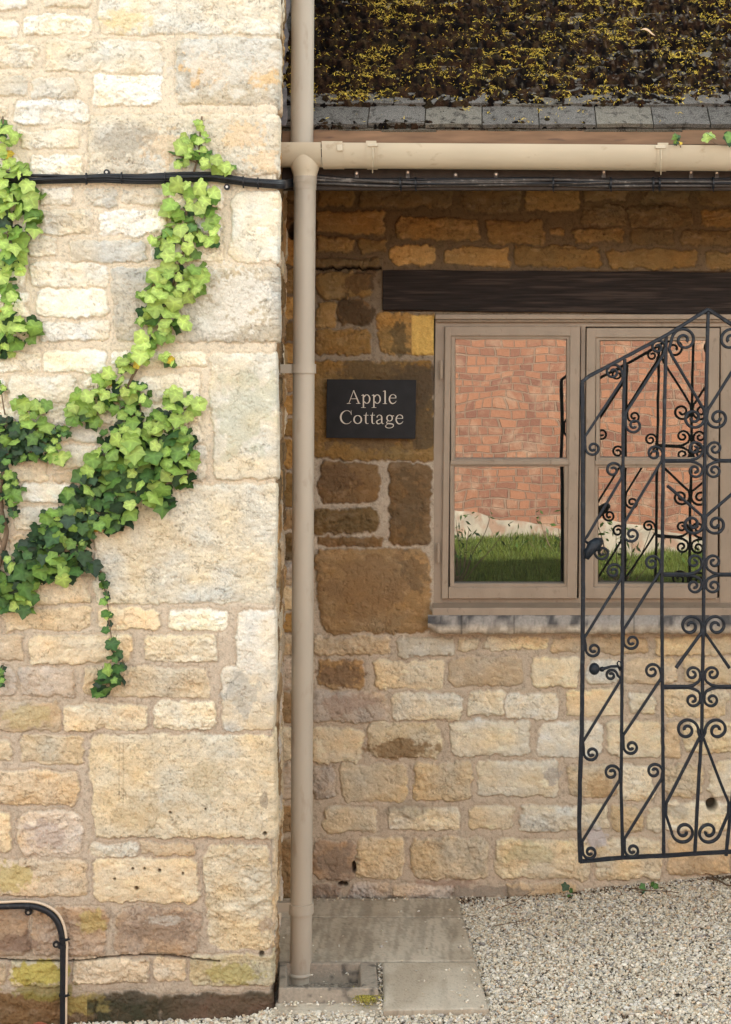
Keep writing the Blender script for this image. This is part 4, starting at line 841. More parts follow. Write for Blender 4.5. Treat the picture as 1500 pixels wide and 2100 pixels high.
b = MB(); b.add([o0, o1, o2, o3, i0, i1, i2, i3] + j + lo, [[0, 1, 5, 4], [1, 2, 6, 5], [2, 3, 7, 6], [3, 0, 4, 7], [4, 5, 9, 8], [5, 6, 10, 9], [6, 7, 11, 10], [7, 4, 8, 11], [8, 9, 10, 11],
    [0, 12, 13, 1], [1, 13, 14, 2], [2, 14, 15, 3], [3, 15, 12, 0]])
o = b.build('gully_box', M_concg, gy, bevel=.0045, seg=3)
b = MB(); c_ = (j[0] + j[2]) / 2 + Vector((0, 0, .003))
for k in range(5): b.box((c_.x - .05, c_.y - .022 + k * .01, c_.z), (c_.x + .05, c_.y - .018 + k * .01, c_.z + .003))
b.build('grate', M_dkwood, gy)

# ================================================================== GRAVEL
ico_v = []; t_ = (1 + 5 ** .5) / 2
for s1 in (-1, 1):
    for s2 in (-1, 1): ico_v += [(0, s1, s2 * t_), (s1, s2 * t_, 0), (s2 * t_, 0, s1)]
ico_v = np.array(ico_v) / np.hypot(1, t_)
from itertools import combinations
ico_f = []
for a, b_, c in combinations(range(12), 3):
    A, B_, C_ = ico_v[a], ico_v[b_], ico_v[c]
    if max(np.linalg.norm(A - B_), np.linalg.norm(B_ - C_), np.linalg.norm(A - C_)) < 1.1:
        ico_f.append((a, b_, c) if np.dot(np.cross(B_ - A, C_ - A), A) > 0 else (a, c, b_))
ico_f = np.array(ico_f)
def pebbles(X, Y, Z, size, name, seed, cols=None):
    rg = np.random.default_rng(seed); N = len(X)
    v = ico_v[None] * rg.uniform(.72, 1.18, (N, 12, 1)); sc3 = np.stack([size * rg.uniform(.75, 1.5, N), size * rg.uniform(.7, 1.1, N), size * rg.uniform(.4, .8, N)], -1); v = v * sc3[:, None]
    q = rg.normal(size=(N, 4)) * np.array([1, .25, .25, 1]); q /= np.linalg.norm(q, axis=1)[:, None]; w_, x_, y_, z_ = q.T
    Rm = np.stack([1 - 2 * (y_ ** 2 + z_ ** 2), 2 * (x_ * y_ - z_ * w_), 2 * (x_ * z_ + y_ * w_), 2 * (x_ * y_ + z_ * w_), 1 - 2 * (x_ ** 2 + z_ ** 2), 2 * (y_ * z_ - x_ * w_), 2 * (x_ * z_ - y_ * w_), 2 * (y_ * z_ + x_ * w_), 1 - 2 * (x_ ** 2 + y_ ** 2)], -1).reshape(N, 3, 3)
    v = np.einsum('nij,nkj->nki', Rm, v) + np.stack([X, Y, Z], -1)[:, None]
    f = (ico_f[None] + 12 * np.arange(N)[:, None, None]).reshape(-1, 3)
    pal = np.array([(.70, .64, .53), (.64, .57, .44), (.76, .72, .63), (.52, .45, .35), (.45, .42, .38), (.58, .46, .32), (.50, .36, .26), (.26, .24, .23), (.62, .59, .54), (.36, .29, .21)])
    pr = np.array([.24, .20, .18, .11, .06, .07, .03, .02, .07, .02]); ci = rg.choice(10, N, p=pr); c = pal[ci] * rg.uniform(.8, 1.12, (N, 1)) if cols is None else cols
    return mesh_np(name, v.reshape(-1, 3), f, M_peb, None, np.repeat(c, 12, 0), False)
def paved(X, Y):
    """True where slabs or the gully lie"""
    Z = Y + ZB; py = CY + CAMH * F / Z; px = CX + X * F / Z
    return ((py < 1973) & (px < np.interp(py, [1842, 1973], [941, 976]) - 3) & (px > 573)) | ((py >= 1973) & (py < 2073) & (px > 786) & (px < np.interp(py, [1973, 2068], [977, 1003]) - 2)) | ((py > 1968) & (py < 2077) & (px > 573) & (px < 778)) | \
        ((X < -.569 + -.105 * (Y + .91)) & (Y > -.92 + .105 * (X + .569)))
N = 135000; rg = np.random.default_rng(5); X = rg.uniform(-1.35, 1.25, N); Y = rg.uniform(-1.5, .01, N) ; lay = rg.random(N)
k = ~paved(X, Y) & ~((X < -.55) & (Y > -.85)); X, Y, lay = X[k], Y[k], lay[k]
size = rg.gamma(6, .0032 / 6, len(X)) + .0013; Z = gz(X, Y) + .001 + .009 * lay + .008 * (fbm(X * 9, Y * 9, 3, 2) - .5)
size *= np.where((Y < -.9), 1.05, 1)
g = pebbles(X, Y, Z, size, 'gravel', 3); tag(g, 'cream and grey gravel chippings over the yard', 'gravel', kind='stuff')
# scattered stones on the slabs and in the joints
N = 420; px = np.concatenate([rg.uniform(575, 990, 55), rg.uniform(776, 785, 150), rg.uniform(572, 776, 70), rg.uniform(585, 742, 12), rg.uniform(940, 1004, 60), rg.uniform(650, 960, 40)])
py = np.concatenate([rg.uniform(1850, 2065, 55), rg.uniform(1972, 2070, 150), rg.uniform(2050, 2062, 70), rg.uniform(1995, 2020, 12), rg.uniform(1845, 2070, 60), rg.uniform(1842, 1847, 40)])
zz = np.concatenate([np.full(55, .023), rg.uniform(.0, .018, 150), np.full(70, .012), np.full(12, -.02), np.full(60, .022), np.full(40, .024)])
pp = np.array([tuple(G(a, b_, z)) for a, b_, z in zip(px, py, zz)])
g = pebbles(pp[:, 0], pp[:, 1], pp[:, 2], rg.uniform(.0022, .0050, len(pp)), 'loose_chippings', 8); tag(g, 'loose chippings scattered over the concrete slabs', 'gravel', kind='stuff')
# leaf litter and soil crumbs along the foot of the wall
N = 3000; X = rg.uniform(-.35, 1.25, N); Y = -np.abs(rg.normal(0, .035, N)) - .012; Y[2600:] = rg.uniform(-1.3, -.02, 400); X[2600:] = rg.uniform(-.1, 1.1, 400); k = ~paved(X, Y); X, Y = X[k], Y[k]; cl = fbm(X * 6, Y * 0, 3, 1); k = rg.random(len(X)) < ss(.45, .68, cl) * .8 + .10; X, Y = X[k], Y[k]
cc = np.array([(.10, .065, .04)]) * rg.uniform(.5, 1.6, (len(X), 1))
g = pebbles(X, Y, gz(X, Y) + .011 + rg.uniform(0, .005, len(X)), rg.uniform(.0015, .0045, len(X)), 'leaf_litter', 12, cc); tag(g, 'dark leaf litter and soil crumbs along the foot of the cottage wall', 'litter', kind='stuff')

# ================================================================== MOSS ON THE ROOF
XX, SS_ = np.meshgrid(np.arange(-.60, 1.9, .0042), np.arange(-.002, 1.0, .0040))
fine = fbm(XX * 130, SS_ * 150, 4, 1); midn = fbm(XX * 44, SS_ * 60, 4, 2); bign = fbm(XX * 7, SS_ * 9, 3, 3)
edge_ = np.abs(((SS_ / GA) + .06) % 1 - .12)                 # more moss at each tile's lower edge
cover = .49 + .50 * ss(.05, .20, SS_) + .05 * ss(.3, -.4, XX) + .16 * (bign - .5) * 2 + np.where(SS_ > .2, .24, .16) * (midn - .5) * 2 + .10 * ss(.3, .0, edge_) - .13 * ss(.0, 1.1, XX) * ss(.6, .2, SS_)
hgt = (cover - .74) * .05 + .022 * (midn - .5) + .024 * (fine - .5) - .003
hgt = np.minimum(hgt, .018 + .026 * (fine - .5) + .012 * (midn - .5)); vis = hgt > -.004
hb_ = .020 - .0125 * ((SS_ / GA) % 1)                       # surface of the tiles
H = hb_ + hgt
V = np.stack([XX, YE + SS_ * ca - H * sa, ZE + SS_ * sa + H * ca], -1)
t = fbm(XX * 60, SS_ * 60, 3, 5); cm = mixc((.005, .004, .004), (.028, .015, .009), ss(.42, .66, t)); cm = cm + np.array((.11, .10, .09)) * ss(.66, .74, fbm(XX * 90, SS_ * 110, 3, 3))[..., None] * ss(-.3, .6, XX)[..., None] * .8; cm = cm + np.array((.016, .012, .005)) * ss(.52, .66, fbm(XX * 70, SS_ * 70, 3, 6))[..., None]
Fq = gridfaces(*XX.shape); kp = (vis[:-1, :-1] | vis[1:, 1:] | vis[1:, :-1] | vis[:-1, 1:])
moss = mesh_np('moss', V.reshape(-1, 3), Fq[kp][:, ::-1], M_moss, None, cm.reshape(-1, 3)); tag(moss, 'thick dark brown moss cushions over the cottage roof tiles', 'moss', kind='stuff')
# yellow-green shoots: short curved blades gathered in clumps
N = 200000; x = rg.uniform(-.60, 1.9, N); s_ = rg.uniform(.0, .93, N)
cl = fbm(x * 34, s_ * 40, 4, 4) * .6 + fbm(x * 7, s_ * 7, 3, 7) * .4; ix = np.clip(((x + .60) / .0042).astype(int), 0, XX.shape[1] - 1); iy = np.clip(((s_ + .002) / .0040).astype(int), 0, XX.shape[0] - 1)
hv = H[iy, ix]; vv = vis[iy, ix]; k = (rg.random(N) < ss(.49, .66, cl) * .44 + .022) & vv & ((s_ > .05) | (rg.random(N) < .35)); x, s_, hv = x[k], s_[k], hv[k]; N = len(x)
ang = rg.uniform(0, 6.28, N); el_ = rg.uniform(.0, .9, N); Ln = rg.gamma(5, .0068 / 5, N) + .0028; Wd = rg.uniform(.0006, .0012, N); cu = rg.uniform(-.9, .9, N)
V = []; 
for q_ in range(4):
    f_ = q_ / 3; a2 = ang + cu * f_; dx_ = np.cos(a2) * np.cos(el_) * Ln * f_; ds_ = np.sin(a2) * np.cos(el_) * Ln * f_; dh = (np.sin(el_) * f_ - .45 * f_ * f_) * Ln + .0035
    nx, ns_ = -np.sin(a2), np.cos(a2); w__ = Wd * (1 - .75 * f_)
    for sg_ in (-1, 1):
        a_, b__, c__ = x + dx_ + sg_ * nx * w__, s_ + ds_ + sg_ * ns_ * w__, hv + dh + sg_ * .0002
        V.append(np.stack([a_, YE + b__ * ca - c__ * sa, ZE + b__ * sa + c__ * ca], -1))
V = np.stack(V, 1); base = (8 * np.arange(N))[:, None]
Fq = np.concatenate([base + np.array([0, 1, 3, 2]), base + np.array([2, 3, 5, 4]), base + np.array([4, 5, 7, 6])])
cc = np.array([.72, .54, .075]) * rg.uniform(.45, 1.35, (N, 1)) * np.where(rg.random((N, 1)) < .25, [[.55, .42, .3]], [[1, 1, 1]])
st_ = mesh_np('moss_shoots', V.reshape(-1, 3), Fq, M_strand, None, np.repeat(cc, 8, 0), False); tag(st_, 'yellow moss shoots curling over the dark moss on the roof', 'moss', kind='stuff')
# small cushion tufts on the gully rim
N = 900; gx_ = rg.normal(752, 13, N); gyy = rg.normal(2044, 8, N); pp = np.array([tuple(G(a, b_, .035 - .0007 * max(0, b_ - 2030))) for a, b_ in zip(gx_, gyy)]); cc = np.array([.34, .30, .06]) * rg.uniform(.3, 1.3, (N, 1))
g = pebbles(pp[:, 0], pp[:, 1] - .004, pp[:, 2], rg.uniform(.0008, .002, N), 'moss_tuft', 21, cc); tag(g, 'yellow green moss tuft on the front right corner of the drain gully', 'moss', kind='stuff')

# ================================================================== IVY
half = [(0, -.03), (.12, -.13), (.31, -.15), (.45, -.03), (.44, .12), (.52, .24), (.61, .40), (.45, .49), (.31, .57), (.19, .76), (0, .98)]
outl = np.array(half + [(-x, y) for x, y in half[-2:0:-1]]); no = len(outl); cen = np.array([0, .22])
def leaf_block(cx, cy, off, size, rot, tx, ty, cup, col, lobes, seed, mapf):
    """one mesh worth of ivy leaves; arrays of the same length, photo px on the wall"""
    rg = np.random.default_rng(seed); N = len(cx); V = []; C = []
    for i in range(N):
        o_ = outl.copy(); lo_ = lobes[i]; rad = np.hypot(*(o_ - cen).T); ang_ = np.arctan2(o_[:, 1] - cen[1], o_[:, 0])
        soft = (o_ - cen) * (1 + (1 - lo_) * (.42 - rad)[:, None] * .8) + cen
        o_ = soft * (1 + rg.uniform(-.06, .06, (no, 1))); mid_ = cen + (o_ - cen) * .55
        p = np.concatenate([[cen], mid_, o_]) - np.array([0, .30])
        vx, vy = p[:, 0], p[:, 1]; rr_ = np.hypot(vx, vy); tipk = np.tile([1 if j in (3, 6, 10, 14, 17) else 0 for j in range(no)], 2)
        z = cup[i] * (rr_ ** 2) * .9 - .16 * np.abs(vx) * cup[i] - .05 * np.sin(vy * 5 + i) - .10 * np.concatenate([[0], tipk]) * cup[i] * np.sign(cup[i] + .01) + .05 * np.abs(vx)
        vx, vy, z = vx * size[i], vy * size[i], z * size[i]
        c1, s1 = math.cos(tx[i]), math.sin(tx[i]); vy, z = vy * c1 - z * s1, vy * s1 + z * c1
        c1, s1 = math.cos(ty[i]), math.sin(ty[i]); vx, z = vx * c1 + z * s1, -vx * s1 + z * c1
        c1, s1 = math.cos(rot[i]), math.sin(rot[i]); vx, vy = vx * c1 - vy * s1, vx * s1 + vy * c1
        V.append(np.stack([vx, vy, z + off[i]], -1)); cc = np.tile(col[i], (2 * no + 1, 1)); 
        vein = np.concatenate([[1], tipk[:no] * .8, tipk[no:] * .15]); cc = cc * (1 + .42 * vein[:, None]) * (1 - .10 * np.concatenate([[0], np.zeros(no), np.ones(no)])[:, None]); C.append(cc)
    V = np.stack(V); C = np.stack(C); base = mapf(cx, cy)       # wall points
    W = base[:, None] + V[..., :1] * mapf.u + V[..., 1:2] * np.array([0, 0, -1.0]) * 1 + V[..., 2:3] * mapf.n
    k = np.arange(no); kn = (k + 1) % no
    f = np.concatenate([np.stack([np.zeros(no, int), 1 + k, 1 + kn], -1), np.stack([1 + k, 1 + no + k, 1 + no + kn], -1), np.stack([1 + k, 1 + no + kn, 1 + kn], -1)])
    Fv = (f[None] + (2 * no + 1) * np.arange(N)[:, None, None]).reshape(-1, 3)
    return W.reshape(-1, 3), Fv, C.reshape(-1, 3)
class MapL:
    u = np.array([math.cos(TH), math.sin(TH), 0]); n = NL
    def __call__(s, x, y): return lwall(np.asarray(x, float), np.asarray(y, float))
class MapP:
    u = np.array([1., 0, 0]); n = np.array([0, -1., 0])
    def __init__(s, Y): s.Y = Y
    def __call__(s, x, y): return np.array([tuple(P(a, b_, s.Y)) for a, b_ in zip(x, y)])
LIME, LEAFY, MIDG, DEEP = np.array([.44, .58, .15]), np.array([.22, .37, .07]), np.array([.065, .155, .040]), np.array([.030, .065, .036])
def ivy(label, blobs, stems, seed, space=15.0, mapf=None, lift=.018):
    """blobs: x y rx ry leafpx tint(0 lime .. 1 deep); stems: lists of (x, y)"""
    mapf = mapf or MapL(); rg = np.random.default_rng(seed); pts = []
    for layer in (0, 1, 2):
        for (x, y, rx, ry, lp, tn) in blobs:
            n_ = int(rx * ry * 3.14 / (lp * .43) ** 2 * (.50, .48, .36)[layer]) + 1; done = 0
            for _ in range(n_ * 5):
                if done >= n_: break
                a = rg.uniform(0, 6.28); q = math.sqrt(rg.random()) * (1.0, 1.0, .92)[layer]; px, py = x + rx * .92 * q * math.cos(a), y + ry * q * math.sin(a)
                mind = lp * (.34, .36, .42)[layer]
                if any(l == layer and (px - X) ** 2 + (py - Y) ** 2 < mind ** 2 for X, Y, l, *_ in pts[-500:]): continue
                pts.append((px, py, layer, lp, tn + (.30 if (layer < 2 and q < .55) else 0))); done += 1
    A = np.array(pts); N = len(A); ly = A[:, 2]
    tn = np.clip(A[:, 4] + rg.normal(0, .22, N) + np.where(ly == 0, .42, 0) + np.where(ly == 2, -.13, 0), 0, 1)  # inner leaves deepened, outer ones lightened: shade of the gaps put into colour
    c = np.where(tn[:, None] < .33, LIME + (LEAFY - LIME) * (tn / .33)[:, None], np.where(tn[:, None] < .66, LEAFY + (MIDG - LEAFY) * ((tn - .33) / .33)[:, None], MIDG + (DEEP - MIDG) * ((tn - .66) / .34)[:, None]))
    c = c * rg.uniform(.82, 1.18, (N, 1)); yl = rg.random(N) < .006; c[yl] = (.65, .48, .06)
    size = A[:, 3] * rg.uniform(.5, 1.2, N) * np.where(ly == 0, .9, 1) * .82 * 4.29 / F
    off = lift * (.3 + 1.0 * ly) * rg.uniform(.7, 1.4, N) + .006
    side = rg.uniform(-1, 1, N)
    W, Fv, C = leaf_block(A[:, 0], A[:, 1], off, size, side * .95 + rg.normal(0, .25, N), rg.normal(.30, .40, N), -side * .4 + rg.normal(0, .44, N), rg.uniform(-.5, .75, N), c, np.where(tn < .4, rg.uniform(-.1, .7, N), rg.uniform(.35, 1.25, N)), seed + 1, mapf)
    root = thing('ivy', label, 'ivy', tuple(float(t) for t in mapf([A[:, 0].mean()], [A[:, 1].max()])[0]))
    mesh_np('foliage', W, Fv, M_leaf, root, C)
    b = MB()
    for st in stems:
        c_ = cr_([(x, y, 0) for x, y, *_ in st], 6); w0 = st[0][2] if len(st[0]) > 2 else 2.2
        p = []
        for i, q in enumerate(c_):
            v = mapf([q[0]], [q[1]])[0] + mapf.n * (.010 + .004 * math.sin(i * .9)); p.append(tuple(v))
        b.tube(p, [w0 / 1000 * (1 - .5 * i / len(p)) for i in range(len(p))], 6)
    # petioles from the inner layer to the outer leaves
    for i in range(0, N, 2):
        x, y = A[i, 0], A[i, 1]; w_ = mapf([x], [y])[0]; d_ = rg.uniform(-8, 8); w2 = mapf([x + d_], [y - abs(rg.normal(10, 4))])[0]
        b.tube([tuple(w2 + mapf.n * .006), tuple(w_ + mapf.n * off[i] * .9)], .0008, 4, False)
    b.build('stem', M_stem, root, smooth=True)
    return root
main = [(412, 262, 8, 10, 24, 0.00), (402, 288, 29, 14, 34, 0.00), (372, 325, 29, 18, 40, 0.00), (430, 330, 24, 20, 40, 0.00), (462, 346, 17, 14, 40, 0.02), (408, 312, 31, 16, 34, 0.02),
 (385, 392, 42, 18, 40, 0.07), (428, 410, 21, 18, 40, 0.04), (380, 435, 45, 22, 40, 0.14), (435, 448, 15, 20, 36, 0.07), (372, 480, 38, 22, 40, 0.20), (430, 492, 22, 20, 38, 0.07), (325, 502, 14, 14, 36, 0.02), (365, 525, 42, 22, 38, 0.17),
 (405, 560, 24, 20, 38, 0.07), (345, 570, 40, 24, 38, 0.17), (385, 600, 29, 18, 38, 0.07), (310, 600, 19, 18, 38, 0.07), (345, 625, 40, 22, 38, 0.12), (360, 665, 29, 18, 36, 0.07), (300, 655, 19, 22, 38, 0.04), (320, 695, 35, 20, 36, 0.14), (350, 738, 15, 12, 32, 0.04),
 (290, 730, 29, 18, 34, 0.07), (255, 755, 19, 14, 32, 0.12), (215, 775, 21, 14, 36, 0.07), (235, 800, 48, 22, 38, 0.18), (190, 822, 46, 22, 38, 0.20), (285, 810, 24, 22, 34, 0.22), (180, 858, 34, 14, 34, 0.42), (262, 842, 34, 16, 32, 0.49), (160, 830, 18, 18, 34, 0.20), (130, 885, 20, 10, 18, 0.75),
 (352, 815, 18, 14, 34, 0.12), (398, 828, 17, 16, 38, 0.15), (360, 850, 44, 18, 36, 0.36), (285, 868, 52, 22, 40, 0.36), (245, 900, 46, 24, 40, 0.54), (340, 890, 60, 28, 40, 0.39), (385, 920, 22, 40, 40, 0.44), (290, 925, 70, 30, 42, 0.44), (225, 945, 42, 26, 42, 0.44), (340, 960, 50, 28, 42, 0.54), (382, 975, 22, 26, 40, 0.56),
 (265, 975, 60, 28, 42, 0.54), (195, 985, 40, 26, 40, 0.64), (230, 1020, 60, 28, 40, 0.64), (300, 1010, 52, 24, 42, 0.56), (330, 1025, 30, 18, 38, 0.54), (160, 1025, 38, 24, 34, 0.72), (190, 1060, 52, 24, 34, 0.75), (250, 1055, 40, 20, 40, 0.49), (125, 1065, 38, 22, 30, 0.80), (150, 1095, 50, 24, 32, 0.72), (225, 1070, 26, 18, 40, 0.54),
 (95, 1100, 34, 22, 30, 0.80), (80, 1135, 56, 24, 38, 0.74), (135, 1130, 48, 22, 34, 0.75), (40, 1150, 40, 24, 40, 0.75), (100, 1165, 56, 22, 40, 0.64), (160, 1150, 30, 18, 34, 0.75), (50, 1185, 48, 22, 42, 0.64), (20, 1200, 36, 24, 36, 0.75), (40, 1225, 40, 18, 38, 0.56), (5, 1225, 24, 26, 32, 0.70), (55, 1245, 16, 8, 34, 0.54), (135, 1180, 12, 8, 36, 0.54),
 (194, 1162, 12, 12, 44, 0.80), (210, 1178, 7, 8, 20, 0.74), (217, 1196, 8, 8, 22, 0.49), (218, 1222, 9, 8, 18, 0.74), (226, 1256, 8, 6, 24, 0.44), (225, 1283, 10, 8, 28, 0.59), (230, 1314, 10, 10, 28, 0.64), (238, 1340, 14, 10, 30, 0.59), (240, 1366, 16, 14, 32, 0.64), (215, 1385, 14, 10, 30, 0.64), (248, 1392, 14, 10, 34, 0.59), (210, 1412, 24, 10, 34, 0.69)]
ivy('large ivy climbing diagonally from bottom left past the black cables, thin tendril hanging', main,
    [[(-20, 1230, 5), (60, 1150), (150, 1090), (230, 1010), (290, 920), (270, 840), (265, 790), (320, 690), (350, 600), (380, 500), (385, 400), (405, 330), (415, 240)], [(300, 900, 3), (350, 860), (395, 830)], [(265, 790, 2.5), (210, 830), (130, 888)],
     [(180, 1130, 2), (205, 1165), (214, 1200), (221, 1235), (226, 1280), (232, 1325), (242, 1360), (225, 1395), (205, 1415)], [(410, 320, 2), (411, 280), (418, 240)], [(405, 335, 2), (380, 325), (355, 318)]], 31)
ivy('bright lime ivy hanging down the top left edge across the cables', [(12, 262, 12, 10, 28, .05), (22, 285, 20, 16, 36, .08), (10, 315, 14, 12, 36, .1), (25, 350, 36, 18, 40, .08), (5, 372, 16, 14, 36, .0), (52, 358, 14, 14, 38, .15), (62, 398, 26, 20, 40, .15), (20, 405, 30, 26, 40, .25), (58, 435, 24, 20, 40, .15), (15, 450, 24, 26, 38, .35), (70, 465, 16, 16, 38, .15),
    (25, 490, 34, 20, 40, .2), (40, 505, 16, 14, 40, .1), (10, 530, 22, 24, 38, .3), (32, 545, 24, 20, 42, .2), (15, 580, 24, 20, 38, .22), (30, 600, 14, 14, 42, .15), (10, 640, 20, 16, 36, .2), (28, 668, 28, 20, 40, .18), (64, 680, 20, 18, 42, .15), (22, 700, 24, 14, 36, .4), (10, 722, 20, 12, 36, .35)],
    [[(-10, 740, 4), (10, 640), (15, 540), (20, 440), (12, 330), (8, 240)], [(15, 680, 2), (64, 680)]], 57)
ivy('dark and lime ivy branch at the left edge below the bright hanging ivy', [(4, 788, 12, 12, 32, .25), (45, 832, 16, 14, 34, .2), (90, 838, 20, 14, 34, .2), (70, 865, 26, 18, 38, .2), (92, 885, 12, 14, 34, .25), (12, 870, 20, 20, 28, .9), (40, 890, 36, 22, 28, .92), (75, 905, 30, 16, 28, .85), (15, 915, 26, 24, 28, .92), (55, 925, 40, 18, 30, .9),
    (115, 915, 16, 16, 32, .3), (125, 938, 14, 10, 32, .2), (105, 930, 14, 10, 28, .7), (12, 945, 16, 20, 26, .85), (15, 985, 22, 18, 28, .5), (36, 1000, 16, 16, 30, .6), (10, 1015, 18, 14, 28, .75), (30, 1030, 12, 14, 28, .65), (30, 1052, 8, 10, 22, .6), (5, 1075, 8, 14, 24, .7)],
    [[(-8, 1180, 8), (6, 1130), (14, 1090), (4, 1040), (6, 980), (30, 910), (80, 900), (125, 940)], [(8, 1120, 5), (-6, 1090)], [(12, 850, 2), (2, 790)]], 73)
ivy('tiny ivy sprig at the left edge low on the stone wall', [(4, 1376, 7, 8, 20, .5), (6, 1392, 7, 8, 28, .4)], [[(-30, 1370, 2), (6, 1390)]], 91)
ivy('ivy with two big leaves peeping over the right end of the gutter', [(1452, 284, 3, 2, 40, .32), (1494, 284, 3, 3, 40, .62)], [[(1510, 300, 2), (1470, 296), (1452, 284)]], 95, mapf=MapP(-.76), lift=.012)
ivy('tiny dark ivy sprig between tiles and gutter beside the larger ivy leaves', [(1388, 281, 6, 4, 13, .7), (1388, 294, 8, 3, 13, .85)], [[(1396, 303, 1.5), (1388, 285)]], 97, mapf=MapP(-.76), lift=.006)
def weed(label, leaves, base, seed):
    rg = np.random.default_rng(seed); a = np.array(leaves, float); N = len(a); gp = G(*base, .03)
    Y = gp.y; mp_ = MapP(Y - .004)
    c = np.array([MIDG * 1.0 if t < .5 else DEEP * 1.6 for t in a[:, 3]]) * rg.uniform(.8, 1.3, (N, 1))
    W, Fv, C = leaf_block(a[:, 0], a[:, 1], rg.uniform(0, .01, N), a[:, 2] * (ZB + Y) / F, rg.uniform(-1.5, 1.5, N), rg.uniform(.3, .9, N), rg.normal(0, .3, N), rg.uniform(0, .5, N), c, rg.uniform(.2, 1, N), seed, mp_)
    root = thing('weed', label, 'weed', tuple(gp)); mesh_np('foliage', W, Fv, M_leaf, root, C)
    b = MB()
    for x, y, *_ in leaves: b.tube([gp - Vector((0, 0, .03)), (P(x, y, Y) + gp) / 2 + Vector((0, 0, .004)), P(x, y, Y)], .0009, 5)
    b.build('stem', M_stem, root)
weed('small dark green seedling in the gravel below the gate corner', [(1160, 1819, 18, .9), (1172, 1826, 10, .3), (1174, 1845, 20, .6), (1168, 1838, 9, .4)], (1168, 1836), 3)
weed('leafy green weed in the gravel below the middle of the gate', [(1318, 1818, 15, .3), (1338, 1813, 13, .3), (1345, 1816, 12, .4), (1316, 1834, 12, .4), (1332, 1834, 14, .3), (1341, 1838, 14, .3), (1322, 1826, 10, .6), (1385, 1824, 9, .7)], (1330, 1838), 4)
# dead leaves and twigs
def curl_leaf(name, label, ctr, ux, uy, nz_, L_, W_, mt):
    V = []; n = 9; m = 5
    for i in range(n):
        t = i / (n - 1); w_ = W_ * math.sin(math.pi * min(1, t * .93 + .05)) ** .8
        for j in range(m):
            s_ = j / (m - 1) * 2 - 1; V.append(ctr + ux * (L_ * (t - .5)) + uy * (w_ * s_ * .5) + nz_ * (.35 * w_ * s_ * s_ + .10 * L_ * math.sin(t * 5)))
    b = MB(); b.add(V, [[i * m + j, i * m + j + 1, (i + 1) * m + j + 1, (i + 1) * m + j] for i in range(n - 1) for j in range(m - 1)]); o = b.build(name, mt, None, smooth=True)
    s = o.modifiers.new('t', 'SOLIDIFY'); s.thickness = .0006; return o
sn = Vector((0, -sa, ca)); 
def roofpt(px, py, h=.03):
    for k in range(4000):
        s_ = k * .0005; p = Vector((0, YE + s_ * ca - h * sa, ZE + s_ * sa + h * ca))
        if CY - (p.z - CAMH) * F / (ZB + p.y) <= py: break
    p.x = (px - CX) * (ZB + p.y) / F; return p
o = curl_leaf('fallen_leaf', '', roofpt(1330, 65, .045), Vector((.93, .2, -.25)).normalized(), Vector((.2, ca, sa)).normalized(), sn, .046, .010, mat('pale leaf', (.66, .46, .30), .6, bump=.1)); tag(o, 'pale curled fallen leaf lying on the roof moss', 'leaf')
pc = LW(105, 2099, .05); o = curl_leaf('fallen_leaf', '', pc, Vector((.95, .1, -.22)).normalized(), Vector((.1, -.8, .5)).normalized(), Vector((0, -.5, .85)), .088, .05, mat('red brown leaf', (.30, .09, .05), .45, bump=.2)); tag(o, 'red brown fallen leaf at the foot of the black conduit', 'leaf')
def twig(label, pts, r_):
    b = MB(); b.tube([G(x, y, z) for x, y, z in pts], [r_ * (1 - .12 * i) for i in range(len(pts))], 6); o = b.build('twig', M_twig, smooth=True); tag(o, label, 'twig', 'twigs on the gravel')
twig('thick brown twig on the gravel by the wall at the right edge', [(1452, 1800, .086), (1475, 1806, .088), (1490, 1815, .09), (1520, 1820, .086)], .004)
twig('long thin twig lying in the gravel left of the seedling', [(1030, 1860, .03), (1055, 1852, .034), (1078, 1836, .04), (1090, 1830, .044)], .0018)
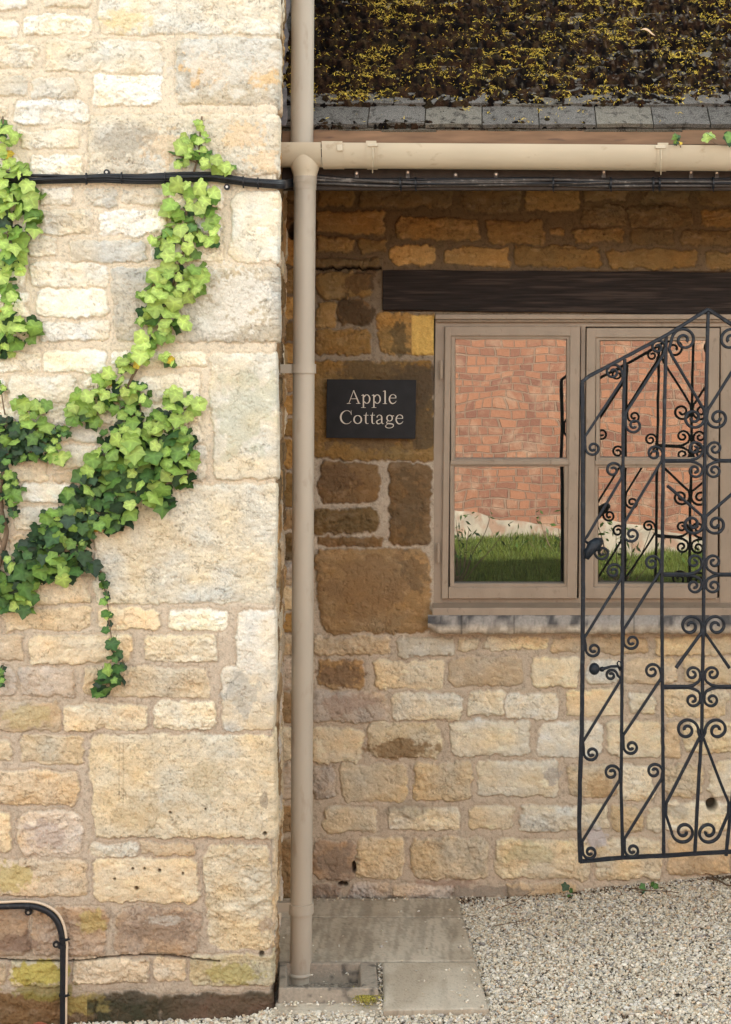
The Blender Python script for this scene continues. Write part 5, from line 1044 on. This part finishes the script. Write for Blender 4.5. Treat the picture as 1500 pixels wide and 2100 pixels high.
twig('thin dark twig running under the leafy weed', [(1290, 1822, .066), (1330, 1827, .07), (1370, 1828, .072), (1392, 1831, .074)], .0022)
twig('fine pale twig on the gravel right of the concrete slab', [(1010, 1900, .015), (1050, 1893, .018), (1088, 1886, .02)], .0013)
# shrub standing before the brick wall, seen only in the glass
def mirror(px, py, vp, Yt):
    nrm = Vector(((vp[0] - CX) / F, 1, (CY - vp[1]) / F)).normalized(); c_ = Vector((0, -ZB, CAMH)); d = Vector(((px - CX) / F, 1, (CY - py) / F)); p = P(px, py, .024)
    r_ = d - nrm * 2 * d.dot(nrm); return p + r_ * ((Yt - p.y) / r_.y)
for nm, px, py, vp, n_, rad, lab in (('garden_shrub', 1150, 1120, VP1, 110, (.17, .10, .28), 'leafy green shrub before the brick wall, reflected at the right of the left casement'), ('garden_shrub', 1270, 1140, VP2, 120, (.16, .10, .26), 'dark leafy shrub before the brick wall, reflected low in the right casement')):
    rg = np.random.default_rng(int(px)); c_ = mirror(px, py, vp, YW + .45 if vp is VP1 else -6.2); root = thing('garden_shrub', lab, 'shrub', (c_.x, c_.y, .1)); b = MB(); tips = []
    for k in range(16):
        e = c_ + Vector((rg.normal(0, rad[0]), rg.normal(0, rad[1]), rg.uniform(-.2, rad[2]))); b.tube([(c_.x, c_.y, .1), ((c_.x + e.x) / 2, (c_.y + e.y) / 2, e.z * .6), tuple(e)], [.006, .004, .002], 5); tips.append(e)
    b.build('stem', M_stem, root)
    N = n_; t_i = rg.integers(0, 16, N); q = np.array([tuple(tips[i]) for i in t_i]) + rg.normal(0, .05, (N, 3)); a = rg.normal(size=(N, 3)); a /= np.linalg.norm(a, axis=1)[:, None]; bb = np.cross(a, rg.normal(size=(N, 3))); bb /= np.linalg.norm(bb, axis=1)[:, None]
    V = np.stack([q - a * .026, q + bb * .010, q + a * .026, q - bb * .010], 1); mesh_np('foliage', V.reshape(-1, 3), np.arange(N * 4).reshape(-1, 4), M_leaf, root, np.repeat(np.array([[.07, .14, .03]]) * rg.uniform(.5, 1.6, (N, 1)), 4, 0), False)
